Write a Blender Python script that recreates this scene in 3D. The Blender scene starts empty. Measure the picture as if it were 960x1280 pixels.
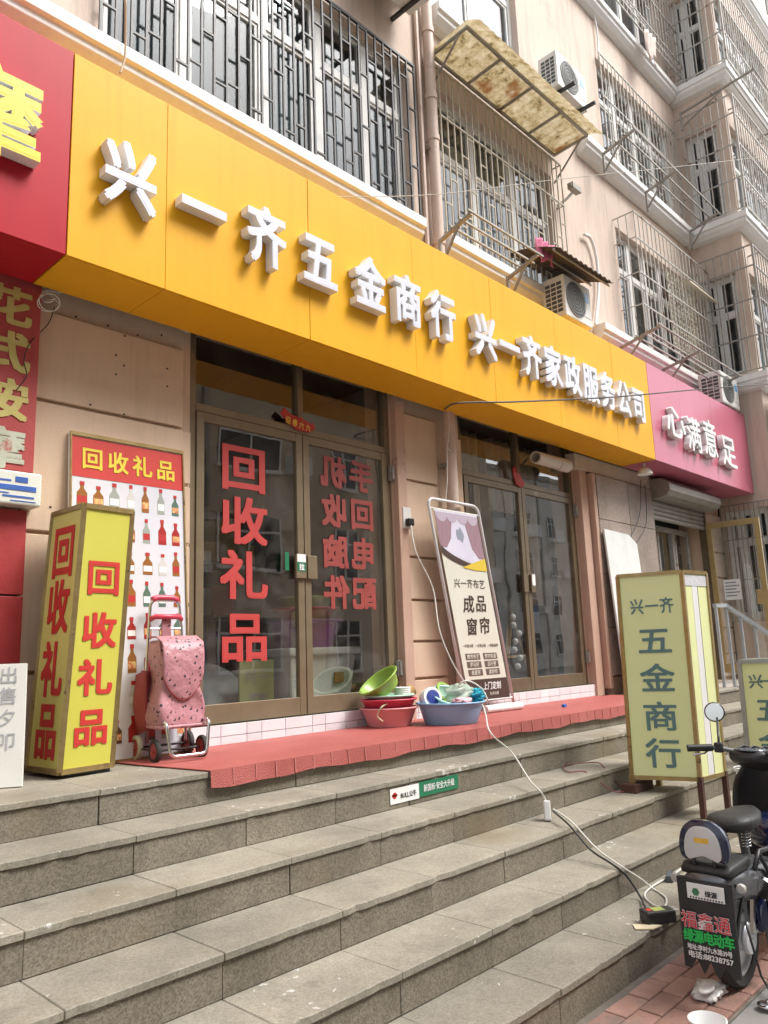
import bpy, math, random
import numpy as np
from mathutils import Vector, Matrix, Quaternion
random.seed(7)
sc = bpy.context.scene
COL = sc.collection
R = math.radians

# ------------------------------------------------------------------ camera
F, YAW, PITCH, ROLL, HC = 960.0, R(43.572), R(10.413), R(-2.143), 1.435
_fw = np.array([math.cos(YAW)*math.cos(PITCH), math.sin(YAW)*math.cos(PITCH), math.sin(PITCH)])
_r0 = np.array([math.sin(YAW), -math.cos(YAW), 0.0]); _u0 = np.cross(_r0, _fw)
_r = _r0*math.cos(ROLL)+_u0*math.sin(ROLL); _u = -_r0*math.sin(ROLL)+_u0*math.cos(ROLL)
cam_d = bpy.data.cameras.new('camera'); cam = bpy.data.objects.new('camera', cam_d); COL.objects.link(cam)
cam_d.sensor_fit = 'HORIZONTAL'; cam_d.sensor_width = 36; cam_d.lens = 36*F/960; cam_d.clip_start = .05; cam_d.clip_end = 500
M4 = Matrix.Identity(4)
for i in range(3):
    M4[i][0], M4[i][1], M4[i][2] = _r[i], _u[i], -_fw[i]
M4[2][3] = HC
cam.matrix_world = M4
sc.camera = cam
def U(px, py, x=None, y=None, z=None):
    """direction of a photo pixel met with the plane the thing touches"""
    d = _fw+_r*(px-480)/F-_u*(py-640)/F
    t = y/d[1] if y is not None else ((z-HC)/d[2] if z is not None else x/d[0])
    return Vector((d[0]*t, d[1]*t, d[2]*t+HC))

# ------------------------------------------------------------------ light
w = bpy.data.worlds.new('World'); sc.world = w; w.use_nodes = True
nt = w.node_tree; bg = nt.nodes['Background']
sky = nt.nodes.new('ShaderNodeTexSky'); sky.sky_type = 'NISHITA'; sky.sun_disc = False
SUN_EL, SUN_AZ = 54.0, -56.0       # azimuth of the sun seen from the shop, degrees ccw from +x
sky.sun_elevation = R(SUN_EL); sky.sun_rotation = R(90-SUN_AZ)
sky.air_density = 1.0; sky.dust_density = 4.0; sky.ozone_density = 1.0
hs = nt.nodes.new('ShaderNodeHueSaturation'); hs.inputs['Saturation'].default_value = .25
nt.links.new(sky.outputs[0], hs.inputs['Color']); nt.links.new(hs.outputs[0], bg.inputs[0])
bg.inputs[1].default_value = .15
sl = bpy.data.lights.new('sun', 'SUN'); sun = bpy.data.objects.new('sun', sl); COL.objects.link(sun)
sl.energy = 1.4; sl.angle = R(22); sl.color = (1, .97, .92)
sd = Vector((math.cos(R(SUN_AZ))*math.cos(R(SUN_EL)), math.sin(R(SUN_AZ))*math.cos(R(SUN_EL)), math.sin(R(SUN_EL))))
sun.rotation_euler = sd.to_track_quat('Z', 'Y').to_euler()
sun.location = (5, -2, 20)
sc.view_settings.view_transform = 'Standard'; sc.view_settings.look = 'None'; sc.view_settings.gamma = 1
sc.view_settings.exposure = 1.22
sc.render.engine = 'CYCLES'

# ------------------------------------------------------------------ materials
MATS = {}
def _n(nt, t, **k):
    n = nt.nodes.new(t)
    for a, b in k.items(): setattr(n, a, b)
    return n
def mat(name, c1, c2=None, scale=6.0, rough=.6, metal=0.0, bump=0.0, bscale=80.0, c3=None, c3_scale=2.0, c3_at=.62, spec=.5, coat=0.0, rnd=0.0, local=False, stretch=None, trans=0.0, alpha=1.0, detail=6.0, streak=0.0):
    """principled with world-space mottling (c1<->c2), worn patches (c3), fine relief and per-object variation"""
    if name in MATS: return MATS[name]
    m = bpy.data.materials.new(name); m.use_nodes = True; nt = m.node_tree; b = nt.nodes['Principled BSDF']
    L = nt.links.new
    b.inputs['Roughness'].default_value = rough; b.inputs['Metallic'].default_value = metal
    b.inputs['Specular IOR Level'].default_value = spec; b.inputs['Coat Weight'].default_value = coat
    b.inputs['Transmission Weight'].default_value = trans; b.inputs['Alpha'].default_value = alpha
    b.inputs['Base Color'].default_value = (*c1, 1)
    if local: tc = _n(nt, 'ShaderNodeTexCoord').outputs['Object']
    else: tc = _n(nt, 'ShaderNodeNewGeometry').outputs['Position']
    if stretch:
        mp = _n(nt, 'ShaderNodeMapping'); mp.inputs['Scale'].default_value = stretch; L(tc, mp.inputs[0]); tc = mp.outputs[0]
    out = None
    if c2 is not None:
        no = _n(nt, 'ShaderNodeTexNoise'); no.inputs['Scale'].default_value = scale; no.inputs['Detail'].default_value = detail; no.inputs['Roughness'].default_value = .6
        L(tc, no.inputs['Vector'])
        rp = _n(nt, 'ShaderNodeValToRGB'); rp.color_ramp.elements[0].position = .35; rp.color_ramp.elements[1].position = .65
        rp.color_ramp.elements[0].color = (*c1, 1); rp.color_ramp.elements[1].color = (*c2, 1)
        L(no.outputs['Fac'], rp.inputs[0]); out = rp.outputs[0]
    if c3 is not None:
        n3 = _n(nt, 'ShaderNodeTexNoise'); n3.inputs['Scale'].default_value = c3_scale; n3.inputs['Detail'].default_value = 9; n3.inputs['Roughness'].default_value = .68
        L(tc, n3.inputs['Vector'])
        r3 = _n(nt, 'ShaderNodeValToRGB'); r3.color_ramp.elements[0].position = c3_at; r3.color_ramp.elements[1].position = c3_at+.07
        L(n3.outputs['Fac'], r3.inputs[0])
        mx = _n(nt, 'ShaderNodeMixRGB'); mx.inputs[2].default_value = (*c3, 1)
        if out is None: mx.inputs[1].default_value = (*c1, 1)
        else: L(out, mx.inputs[1])
        L(r3.outputs[0], mx.inputs[0]); out = mx.outputs[0]
    if streak:
        sm = _n(nt, 'ShaderNodeMapping'); sm.inputs['Scale'].default_value = (7, 7, .55); L(tc, sm.inputs[0])
        sn = _n(nt, 'ShaderNodeTexNoise'); sn.inputs['Scale'].default_value = 1.6; sn.inputs['Detail'].default_value = 7; sn.inputs['Roughness'].default_value = .7; L(sm.outputs[0], sn.inputs['Vector'])
        sr_ = _n(nt, 'ShaderNodeMapRange'); sr_.inputs['From Min'].default_value = .5; sr_.inputs['From Max'].default_value = .78; sr_.inputs['To Max'].default_value = streak; L(sn.outputs[0], sr_.inputs[0])
        sx = _n(nt, 'ShaderNodeMixRGB'); sx.inputs[2].default_value = (c1[0]*.45, c1[1]*.42, c1[2]*.38, 1); L(sr_.outputs[0], sx.inputs[0])
        if out is None: sx.inputs[1].default_value = (*c1, 1)
        else: L(out, sx.inputs[1])
        out = sx.outputs[0]
    if rnd:
        oi = _n(nt, 'ShaderNodeObjectInfo'); mr = _n(nt, 'ShaderNodeMapRange'); mr.inputs['To Min'].default_value = 1-rnd; mr.inputs['To Max'].default_value = 1+rnd
        L(oi.outputs['Random'], mr.inputs[0])
        hv = _n(nt, 'ShaderNodeHueSaturation'); L(mr.outputs[0], hv.inputs['Value'])
        if out is None: hv.inputs['Color'].default_value = (*c1, 1)
        else: L(out, hv.inputs['Color'])
        out = hv.outputs[0]
    if out is not None: L(out, b.inputs['Base Color'])
    if bump:
        nb = _n(nt, 'ShaderNodeTexNoise'); nb.inputs['Scale'].default_value = bscale; nb.inputs['Detail'].default_value = 5
        L(tc, nb.inputs['Vector'])
        bp = _n(nt, 'ShaderNodeBump'); bp.inputs['Strength'].default_value = bump; bp.inputs['Distance'].default_value = .01
        L(nb.outputs['Fac'], bp.inputs['Height']); L(bp.outputs[0], b.inputs['Normal'])
    MATS[name] = m
    return m
def glass(name, tint=(.75, .8, .78), refl=1.0, rough=0.0, r0=.095):
    m = bpy.data.materials.new(name); m.use_nodes = True; nt = m.node_tree; nt.nodes.remove(nt.nodes['Principled BSDF'])
    o = nt.nodes['Material Output']; t = _n(nt, 'ShaderNodeBsdfTransparent'); t.inputs[0].default_value = (*tint, 1)
    g = _n(nt, 'ShaderNodeBsdfGlossy'); g.inputs['Roughness'].default_value = rough; g.inputs[0].default_value = (refl, refl, refl, 1)
    lw = _n(nt, 'ShaderNodeLayerWeight'); lw.inputs['Blend'].default_value = .5
    pw = _n(nt, 'ShaderNodeMath', operation='POWER'); pw.inputs[1].default_value = 4.0; nt.links.new(lw.outputs['Facing'], pw.inputs[0])
    fr = _n(nt, 'ShaderNodeMapRange'); fr.inputs['To Min'].default_value = r0; fr.inputs['To Max'].default_value = 1.0; nt.links.new(pw.outputs[0], fr.inputs[0])
    no = _n(nt, 'ShaderNodeTexNoise'); no.inputs['Scale'].default_value = 1.3; bp = _n(nt, 'ShaderNodeBump'); bp.inputs['Strength'].default_value = .10; bp.inputs['Distance'].default_value = .02
    gp = _n(nt, 'ShaderNodeNewGeometry'); nt.links.new(gp.outputs['Position'], no.inputs['Vector']); nt.links.new(no.outputs[0], bp.inputs['Height']); nt.links.new(bp.outputs[0], g.inputs['Normal'])
    mx = _n(nt, 'ShaderNodeMixShader'); nt.links.new(fr.outputs[0], mx.inputs[0]); nt.links.new(t.outputs[0], mx.inputs[1]); nt.links.new(g.outputs[0], mx.inputs[2]); 
    df = _n(nt, 'ShaderNodeBsdfDiffuse'); df.inputs[0].default_value = (.5, .48, .45, 1); m2 = _n(nt, 'ShaderNodeMixShader')
    dn_ = _n(nt, 'ShaderNodeTexNoise'); dn_.inputs['Scale'].default_value = 3.5; dn_.inputs['Detail'].default_value = 8; dn_.inputs['Distortion'].default_value = 1.5; nt.links.new(gp.outputs['Position'], dn_.inputs['Vector'])
    dr = _n(nt, 'ShaderNodeMapRange'); dr.inputs['From Min'].default_value = .45; dr.inputs['From Max'].default_value = .8; dr.inputs['To Max'].default_value = .07; nt.links.new(dn_.outputs[0], dr.inputs[0])
    nt.links.new(dr.outputs[0], m2.inputs[0]); nt.links.new(mx.outputs[0], m2.inputs[1]); nt.links.new(df.outputs[0], m2.inputs[2]); nt.links.new(m2.outputs[0], o.inputs[0])
    MATS[name] = m
    return m
def granite(name, base, dark, light, spots=0.0, rough=.65):
    m = bpy.data.materials.new(name); m.use_nodes = True; nt = m.node_tree; b = nt.nodes['Principled BSDF']; L = nt.links.new
    gp = _n(nt, 'ShaderNodeNewGeometry').outputs['Position']
    v = _n(nt, 'ShaderNodeTexVoronoi'); v.inputs['Scale'].default_value = 170; L(gp, v.inputs['Vector'])
    sp = _n(nt, 'ShaderNodeSeparateColor'); L(v.outputs['Color'], sp.inputs[0])
    rp = _n(nt, 'ShaderNodeValToRGB'); cr = rp.color_ramp; cr.elements[0].color = (*dark, 1); cr.elements[0].position = .12; cr.elements[1].color = (*light, 1); cr.elements[1].position = .95
    e = cr.elements.new(.45); e.color = (*base, 1)
    L(sp.outputs[0], rp.inputs[0])
    n2 = _n(nt, 'ShaderNodeTexNoise'); n2.inputs['Scale'].default_value = 2.6; n2.inputs['Detail'].default_value = 10; n2.inputs['Roughness'].default_value = .7; L(gp, n2.inputs['Vector'])
    r2 = _n(nt, 'ShaderNodeMapRange'); r2.inputs['From Min'].default_value = .3; r2.inputs['From Max'].default_value = .7; r2.inputs['To Min'].default_value = .72; r2.inputs['To Max'].default_value = 1.2; L(n2.outputs[0], r2.inputs[0])
    oi = _n(nt, 'ShaderNodeObjectInfo'); mr = _n(nt, 'ShaderNodeMapRange'); mr.inputs['To Min'].default_value = .86; mr.inputs['To Max'].default_value = 1.1; L(oi.outputs['Random'], mr.inputs[0])
    mu = _n(nt, 'ShaderNodeMath', operation='MULTIPLY'); L(r2.outputs[0], mu.inputs[0]); L(mr.outputs[0], mu.inputs[1])
    hv = _n(nt, 'ShaderNodeHueSaturation'); L(mu.outputs[0], hv.inputs['Value']); L(rp.outputs[0], hv.inputs['Color']); out = hv.outputs[0]
    # brown streaks
    n4 = _n(nt, 'ShaderNodeTexNoise'); n4.inputs['Scale'].default_value = 1.7; n4.inputs['Detail'].default_value = 8; L(gp, n4.inputs['Vector'])
    r4 = _n(nt, 'ShaderNodeValToRGB'); r4.color_ramp.elements[0].position = .56; r4.color_ramp.elements[1].position = .75; r4.color_ramp.elements[1].color = (.55, .55, .55, 1); L(n4.outputs[0], r4.inputs[0])
    m4 = _n(nt, 'ShaderNodeMixRGB'); m4.inputs[2].default_value = (.19, .145, .075, 1); L(r4.outputs[0], m4.inputs[0]); L(out, m4.inputs[1]); out = m4.outputs[0]
    n7 = _n(nt, 'ShaderNodeTexNoise'); n7.inputs['Scale'].default_value = 5.5; n7.inputs['Detail'].default_value = 9; n7.inputs['Roughness'].default_value = .72; L(gp, n7.inputs['Vector'])
    r7 = _n(nt, 'ShaderNodeValToRGB'); r7.color_ramp.elements[0].position = .58; r7.color_ramp.elements[1].position = .70; r7.color_ramp.elements[1].color = (.5, .5, .5, 1); L(n7.outputs[0], r7.inputs[0])
    m7 = _n(nt, 'ShaderNodeMixRGB'); m7.inputs[2].default_value = (.11, .10, .085, 1); L(r7.outputs[0], m7.inputs[0]); L(out, m7.inputs[1]); out = m7.outputs[0]
    if spots:
        nd = _n(nt, 'ShaderNodeTexNoise'); nd.inputs['Scale'].default_value = 38; L(gp, nd.inputs['Vector'])
        vm = _n(nt, 'ShaderNodeVectorMath', operation='MULTIPLY_ADD'); vm.inputs[1].default_value = (.05, .05, .05); L(nd.outputs['Color'], vm.inputs[0]); L(gp, vm.inputs[2])
        # white paint splashes
        v2 = _n(nt, 'ShaderNodeTexVoronoi'); v2.inputs['Scale'].default_value = 19; L(vm.outputs[0], v2.inputs['Vector'])
        lt = _n(nt, 'ShaderNodeMath', operation='LESS_THAN')
        n3 = _n(nt, 'ShaderNodeTexNoise'); n3.inputs['Scale'].default_value = 2.2; n3.inputs['Detail'].default_value = 3; L(gp, n3.inputs['Vector'])
        m3 = _n(nt, 'ShaderNodeMapRange'); m3.inputs['From Min'].default_value = .5; m3.inputs['From Max'].default_value = .75; m3.inputs['To Max'].default_value = spots; L(n3.outputs[0], m3.inputs[0])
        L(v2.outputs['Distance'], lt.inputs[0]); L(m3.outputs[0], lt.inputs[1])
        mx = _n(nt, 'ShaderNodeMixRGB'); mx.inputs[2].default_value = (.52, .505, .47, 1); L(lt.outputs[0], mx.inputs[0]); L(out, mx.inputs[1]); out = mx.outputs[0]
    L(out, b.inputs['Base Color']); b.inputs['Roughness'].default_value = rough; b.inputs['Specular IOR Level'].default_value = .3
    nb = _n(nt, 'ShaderNodeTexNoise'); nb.inputs['Scale'].default_value = 60; nb.inputs['Detail'].default_value = 8; L(gp, nb.inputs['Vector'])
    bp = _n(nt, 'ShaderNodeBump'); bp.inputs['Strength'].default_value = .25; bp.inputs['Distance'].default_value = .006; L(nb.outputs[0], bp.inputs['Height']); L(bp.outputs[0], b.inputs['Normal'])
    MATS[name] = m
    return m

m_pink = mat('wall_paint', (.585, .475, .40), (.625, .51, .43), scale=1.5, rough=.85, bump=.2, bscale=120, c3=(.54, .435, .365), c3_scale=1.1, c3_at=.62, streak=.55)
m_pinklow = mat('panel_paint', (.60, .445, .325), (.64, .48, .355), scale=2.5, rough=.8, bump=.15, bscale=90, c3=(.53, .39, .285), c3_scale=1.8, c3_at=.64, streak=.3)
m_jamb = mat('red_brown_paint', (.47, .31, .235), (.52, .35, .27), scale=3, rough=.75, bump=.1, c3=(.30, .17, .13), c3_at=.64)
m_white = mat('white_paint', (.76, .76, .75), (.80, .80, .79), scale=3, rough=.6, c3=(.62, .61, .58), c3_scale=2.3, c3_at=.66, streak=.22)
m_frame = mat('window_white', (.72, .72, .70), (.66, .66, .64), scale=4, rough=.4)
m_black = mat('grille_black', (.018, .018, .02), (.03, .028, .027), scale=20, rough=.45, bump=.1, c3=(.5, .5, .48), c3_scale=5, c3_at=.72)
m_cream = mat('grille_cream', (.40, .35, .265), (.50, .45, .36), scale=14, rough=.5, c3=(.18, .12, .07), c3_scale=9, c3_at=.62)
m_steel = mat('grille_steel', (.40, .385, .35), (.50, .485, .45), scale=18, rough=.45, metal=.3, c3=(.16, .09, .05), c3_scale=8, c3_at=.57)
m_galv = mat('galvanised', (.27, .255, .225), (.36, .345, .315), scale=12, rough=.5, metal=.4, c3=(.2, .13, .08), c3_at=.62)
m_concrete = mat('concrete', (.30, .28, .25), (.38, .36, .33), scale=4, rough=.9, bump=.3)
m_dark = mat('dark_interior', (.05, .046, .042), (.07, .065, .06), scale=2, rough=.9)
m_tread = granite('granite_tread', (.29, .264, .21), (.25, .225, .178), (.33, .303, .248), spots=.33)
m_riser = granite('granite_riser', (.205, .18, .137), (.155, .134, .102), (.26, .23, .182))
m_glass = glass('door_glass', (.93, .94, .93))
m_pane = glass('window_glass', (.66, .70, .72), r0=.03)

# ------------------------------------------------------------------ builders
def link(o, parent=None):
    COL.objects.link(o)
    if parent is not None: o.parent = parent
    return o
def tag(o, label=None, cat=None, group=None, kind=None):
    if label: o['label'] = label
    if cat: o['category'] = cat
    if group: o['group'] = group
    if kind: o['kind'] = kind
    return o
def thing(name, label, cat, loc=(0, 0, 0), rot=(0, 0, 0), group=None):
    o = bpy.data.objects.new(name, None); o.location = loc; o.rotation_euler = rot; o.empty_display_size = .1
    link(o); tag(o, label, cat, group); o['o'] = list(loc)
    return o
def origin(parent, W):
    if not W or parent is None: return Vector((0, 0, 0))
    while parent.parent is not None: parent = parent.parent
    return Vector(parent.get('o', (0, 0, 0)))
class MB:
    def __init__(s): s.v = []; s.f = []
    def add(s, vs, fs):
        k = len(s.v); s.v += [tuple(v) for v in vs]; s.f += [tuple(i+k for i in f) for f in fs]; return s
    def box(s, x0, x1, y0, y1, z0, z1):
        x0, x1 = min(x0, x1), max(x0, x1); y0, y1 = min(y0, y1), max(y0, y1); z0, z1 = min(z0, z1), max(z0, z1)
        return s.add([(x0, y0, z0), (x1, y0, z0), (x1, y1, z0), (x0, y1, z0), (x0, y0, z1), (x1, y0, z1), (x1, y1, z1), (x0, y1, z1)],
                     [(3, 2, 1, 0), (4, 5, 6, 7), (0, 1, 5, 4), (1, 2, 6, 5), (2, 3, 7, 6), (3, 0, 4, 7)])
    def hexa(s, p): return s.add(p, [(3, 2, 1, 0), (4, 5, 6, 7), (0, 1, 5, 4), (1, 2, 6, 5), (2, 3, 7, 6), (3, 0, 4, 7)])
    def tube(s, pts, r, n=8, cap=True, closed=False):
        pts = [Vector(p) for p in pts]; rs = r if isinstance(r, (list, tuple)) else [r]*len(pts)
        N = len(pts); rings = []; up = None
        for i, p in enumerate(pts):
            if closed: d = pts[(i+1) % N]-pts[i-1]
            else: d = pts[min(i+1, N-1)]-pts[max(i-1, 0)]
            if d.length < 1e-9: d = Vector((0, 0, 1))
            d.normalize()
            if up is None: up = Vector((0, 0, 1)) if abs(d.z) < .9 else Vector((1, 0, 0))
            a = d.cross(up)
            if a.length < 1e-6: a = d.orthogonal()
            a.normalize(); b = a.cross(d); up = b
            rings.append([p+(a*math.cos(2*math.pi*k/n)+b*math.sin(2*math.pi*k/n))*rs[i] for k in range(n)])
        vs = [v for g in rings for v in g]; fs = []
        for i in range(N if closed else N-1):
            j = (i+1) % N
            for k in range(n):
                fs.append((i*n+k, i*n+(k+1) % n, j*n+(k+1) % n, j*n+k))
        if cap and not closed: fs += [tuple(range(n-1, -1, -1)), tuple((N-1)*n+k for k in range(n))]
        return s.add(vs, fs)
    def lathe(s, prof, n=24, c=(0, 0, 0), axis='z', sx=1, sy=1):
        vs = []; fs = []; c = Vector(c)
        for (r, h) in prof:
            for k in range(n):
                a = 2*math.pi*k/n; p = (r*math.cos(a)*sx, r*math.sin(a)*sy, h)
                if axis == 'y': p = (p[0], p[2], p[1])
                if axis == 'x': p = (p[2], p[0], p[1])
                vs.append(c+Vector(p))
        for i in range(len(prof)-1):
            for k in range(n):
                f = (i*n+k, i*n+(k+1) % n, (i+1)*n+(k+1) % n, (i+1)*n+k)
                fs.append(f if axis != 'y' else f[::-1])
        return s.add(vs, fs)
    def prism(s, poly, y0, y1):
        """poly of (x,z) extruded along y"""
        n = len(poly); vs = [(x, y0, z) for x, z in poly]+[(x, y1, z) for x, z in poly]
        fs = [tuple(range(n)), tuple(range(2*n-1, n-1, -1))]+[(i, n+i, n+(i+1) % n, (i+1) % n) for i in range(n)]
        return s.add(vs, fs)
    def prismx(s, poly, x0, x1):
        """poly of (y,z) extruded along x"""
        n = len(poly); vs = [(x0, y, z) for y, z in poly]+[(x1, y, z) for y, z in poly]
        fs = [tuple(range(n-1, -1, -1)), tuple(range(n, 2*n))]+[((i+1) % n, n+(i+1) % n, n+i, i) for i in range(n)]
        return s.add(vs, fs)
    def prismz(s, poly, z0, z1):
        n = len(poly); vs = [(x, y, z0) for x, y in poly]+[(x, y, z1) for x, y in poly]
        fs = [tuple(range(n-1, -1, -1)), tuple(range(n, 2*n))]+[(i, (i+1) % n, n+(i+1) % n, n+i) for i in range(n)]
        return s.add(vs, fs)
    def grid(s, fn, nu, nv):
        vs = [fn(i/nu, j/nv) for j in range(nv+1) for i in range(nu+1)]
        fs = [(j*(nu+1)+i, j*(nu+1)+i+1, (j+1)*(nu+1)+i+1, (j+1)*(nu+1)+i) for j in range(nv) for i in range(nu)]
        return s.add(vs, fs)
    def build(s, name, m, parent=None, W=True, bevel=0.0, smooth=False, solid=0.0, sub=0, mats=None, fm=None, segs=2):
        o0 = origin(parent, W)
        me = bpy.data.meshes.new(name); me.from_pydata([tuple(Vector(v)-o0) for v in s.v], [], s.f); me.validate(); me.update()
        me.materials.append(m)
        for x in (mats or []): me.materials.append(x)
        if fm:
            for p in me.polygons: p.material_index = fm(p)
        if smooth:
            for p in me.polygons: p.use_smooth = True
            if smooth != 'all':
                try: me.set_sharp_from_angle(angle=R(45))
                except Exception: pass
        o = bpy.data.objects.new(name, me); link(o, parent)
        if solid:
            k = o.modifiers.new('solid', 'SOLIDIFY'); k.thickness = solid; k.offset = 0
        if sub:
            k = o.modifiers.new('sub', 'SUBSURF'); k.levels = sub; k.render_levels = sub
        if bevel:
            k = o.modifiers.new('bevel', 'BEVEL'); k.width = bevel; k.segments = segs; k.limit_method = 'ANGLE'; k.angle_limit = R(40)
        return o
_CUBE = {}
def unit_mesh(m, round_=False):
    key = (m.name, round_)
    if key not in _CUBE:
        b = MB()
        if round_: b.tube([(0, 0, -.5), (0, 0, .5)], .5, 8)
        else: b.box(-.5, .5, -.5, .5, -.5, .5)
        me = bpy.data.meshes.new('rod' if round_ else 'block'); me.from_pydata(b.v, [], b.f); me.materials.append(m)
        if round_:
            for p in me.polygons: p.use_smooth = len(p.vertices) == 4
        _CUBE[key] = me
    return _CUBE[key]
def bar(name, p0, p1, w, m, parent, d=None, round_=False, W=True):
    """a straight bar w wide (d deep) from p0 to p1, its own object, shared mesh"""
    p0, p1 = Vector(p0), Vector(p1); o = bpy.data.objects.new(name, unit_mesh(m, round_)); link(o, parent)
    dv = p1-p0; o.location = (p0+p1)/2-origin(parent, W)
    o.rotation_mode = 'QUATERNION'; o.rotation_quaternion = dv.to_track_quat('Z', 'Y'); o.scale = (w, d or w, dv.length)
    return o
def block(name, x0, x1, y0, y1, z0, z1, m, parent, W=True):
    o = bpy.data.objects.new(name, unit_mesh(m)); link(o, parent)
    o.location = Vector(((x0+x1)/2, (y0+y1)/2, (z0+z1)/2))-origin(parent, W); o.scale = (abs(x1-x0), abs(y1-y0), abs(z1-z0))
    return o
_GL = {}
def glyph_mesh(text, depth, bold, m, side=None, res=3):
    key = (text, round(depth, 4), bold, m.name, side.name if side else None)
    if key in _GL: return _GL[key]
    c = bpy.data.curves.new('t', 'FONT'); c.body = text; c.size = 1; c.extrude = depth/2; c.offset = bold if bold <= .012 else 0.0; c.resolution_u = res
    o = bpy.data.objects.new('t', c); COL.objects.link(o); bpy.context.view_layer.update()
    me = bpy.data.meshes.new_from_object(o.evaluated_get(bpy.context.evaluated_depsgraph_get()))
    bpy.data.objects.remove(o); bpy.data.curves.remove(c)
    xs = [v.co.x for v in me.vertices]
    if bold > .012:
        q = bold; V = [v.co.copy() for v in me.vertices]; Fc = [tuple(p.vertices) for p in me.polygons]; nv, nf = [], []
        for i, (ax, ay) in enumerate(((-1, -.93), (1, -1), (-.93, 1), (.95, .95), (.03, .02))):
            k = len(nv); dz = .0006*i/max(.05, 1)
            nv += [(v.x+ax*q, v.y+ay*q, v.z+(dz if v.z > 0 else -dz)) for v in V]; nf += [tuple(j+k for j in f) for f in Fc]
        me = bpy.data.meshes.new('letter'); me.from_pydata(nv, [], nf); me.update()
    me.materials.clear(); me.materials.append(m)
    cx = (.5 if len(text) == 1 and ord(text) > 0x2e80 else (min(xs)+max(xs))/2)
    for v in me.vertices: v.co = (v.co.x-cx, v.co.y-.36, v.co.z)
    if side:
        me.materials.append(side)
        for p in me.polygons: p.material_index = 0 if p.normal.z > .7 else 1
    me.name = 'letter'
    _GL[key] = me
    return me
def letter(ch, c, right, up, w, h, m, parent, depth=.004, bold=.0, side=None, name='letter', W=True, em=True):
    """one character, its em box w x h, centred at c on the plane spanned by right/up; back face at c"""
    right, up = Vector(right).normalized(), Vector(up).normalized(); nrm = right.cross(up)
    me = glyph_mesh(ch, 1.0 if False else depth/ max(h, 1e-6), bold, m, side)
    o = bpy.data.objects.new(name, me); link(o, parent)
    sgn = 1
    c = Vector(c)-origin(parent, W)+nrm*(depth/2+.0015)
    mm = Matrix.Identity(4)
    for i in range(3):
        mm[i][0] = right[i]*w; mm[i][1] = up[i]*h; mm[i][2] = nrm[i]*h; mm[i][3] = c[i]
    o.matrix_local = mm
    return o
X3, Y3, Z3 = Vector((1, 0, 0)), Vector((0, 1, 0)), Vector((0, 0, 1))
def wire(name, pts, r, m, parent=None, n=6, sub=6, label=None, cat=None, group=None):
    """smooth cable through points (Catmull-Rom)"""
    P = [Vector(p) for p in pts]; out = []
    for i in range(len(P)-1):
        a, b, c, d = P[max(i-1, 0)], P[i], P[i+1], P[min(i+2, len(P)-1)]
        for k in range(sub):
            t = k/sub; out.append(.5*((2*b)+(c-a)*t+(2*a-5*b+4*c-d)*t*t+(3*b-a-3*c+d)*t**3))
    out.append(P[-1])
    o = MB().tube(out, r, n).build(name, m, parent, smooth='all')
    if label: tag(o, label, cat, group)
    return o

# ================================================================== SETTING
m_ground = mat('grey_paving', (.20, .195, .18), (.26, .25, .235), scale=3, rough=.85, bump=.3, bscale=40, c3=(.14, .13, .12), c3_scale=3)
ground = tag(MB().box(-150, 150, -150, 3.2, -.5, -.012).build('ground', m_ground), kind='structure')
m_paver = mat('red_paver', (.27, .15, .118), (.34, .20, .16), scale=7, rough=.85, bump=.35, bscale=60, c3=(.22, .15, .125), c3_scale=4, c3_at=.56, rnd=.16)
m_sand = mat('paver_bed', (.13, .11, .09), (.18, .15, .125), scale=12, rough=.95)
pav = tag(MB().box(.5, 8.0, 1.34, 1.795, -.05, -.006).build('paving', m_sand), kind='structure')
pm = MB().box(-.0975, .0975, -.0475, .0475, -.03, 0).build('paver', m_paver, pav, bevel=.006, W=False)
first = True
for r_ in range(4):
    for k in range(24):
        x = 1.6+k*.2+(.1 if r_ % 2 else 0); y = 1.40+r_*.1
        o = pm if first else pm.copy()
        if not first: link(o, pav)
        first = False
        o.location = (x, y, .004+random.uniform(-.003, .003)); o.rotation_euler = (random.uniform(-.015, .015), random.uniform(-.01, .01), random.uniform(-.012, .012))
# --- stairs: six risers of granite slabs
EDGE = [(3.34-.31*i, .9-.15*i) for i in range(6)]
XL, XR = -.55, 9.35
core = MB()
pts = [(4.6, .872)]
for i, (y, z) in enumerate(EDGE):
    pts += [(y+.024, z-.028), (y+.024, z-.15-.028 if i < 5 else -.05)]
pts += [(4.6, -.05)]
core.prismx(pts, XL+.02, XR-.02)
stairs = tag(core.build('stairs', mat('stair_mortar', (.20, .18, .145), (.25, .225, .185), scale=20, rough=.95)), kind='structure')
def slabs(name, y0, y1, z0, z1, m, bev, off=0.0):
    x = XL+off; var = {}; i = 0
    while x < XR-.01:
        x1 = min(x+.55, XR); ln = round(x1-x, 4); key = (ln, i % 4)
        if key not in var:
            h = ln/2-.0007
            if name == 'tread_slab':      # front edge worn and chipped
                fr = []; n = 14
                for k in range(n+1):
                    c = random.uniform(-.0012, .0012)
                    if 0 < k < n and random.random() < .10: c = random.uniform(.004, .011)
                    fr.append((-h+2*h*k/n, y0+c))
                o = MB().prismz(fr+[(h, y1), (-h, y1)], z0, z1).build(name, m, stairs, W=False, bevel=bev, segs=1)
            else: o = MB().box(-h, h, y0, y1, z0, z1).build(name, m, stairs, W=False, bevel=bev, segs=1)
            var[key] = o
        else:
            o = var[key].copy(); link(o, stairs)
        o.location = ((x+x1)/2, random.uniform(-.0015, .0015), random.uniform(-.0008, .0008)); o.rotation_euler = (0, random.uniform(-.001, .001), random.uniform(-.001, .001)); x = x1; i += 1
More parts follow.
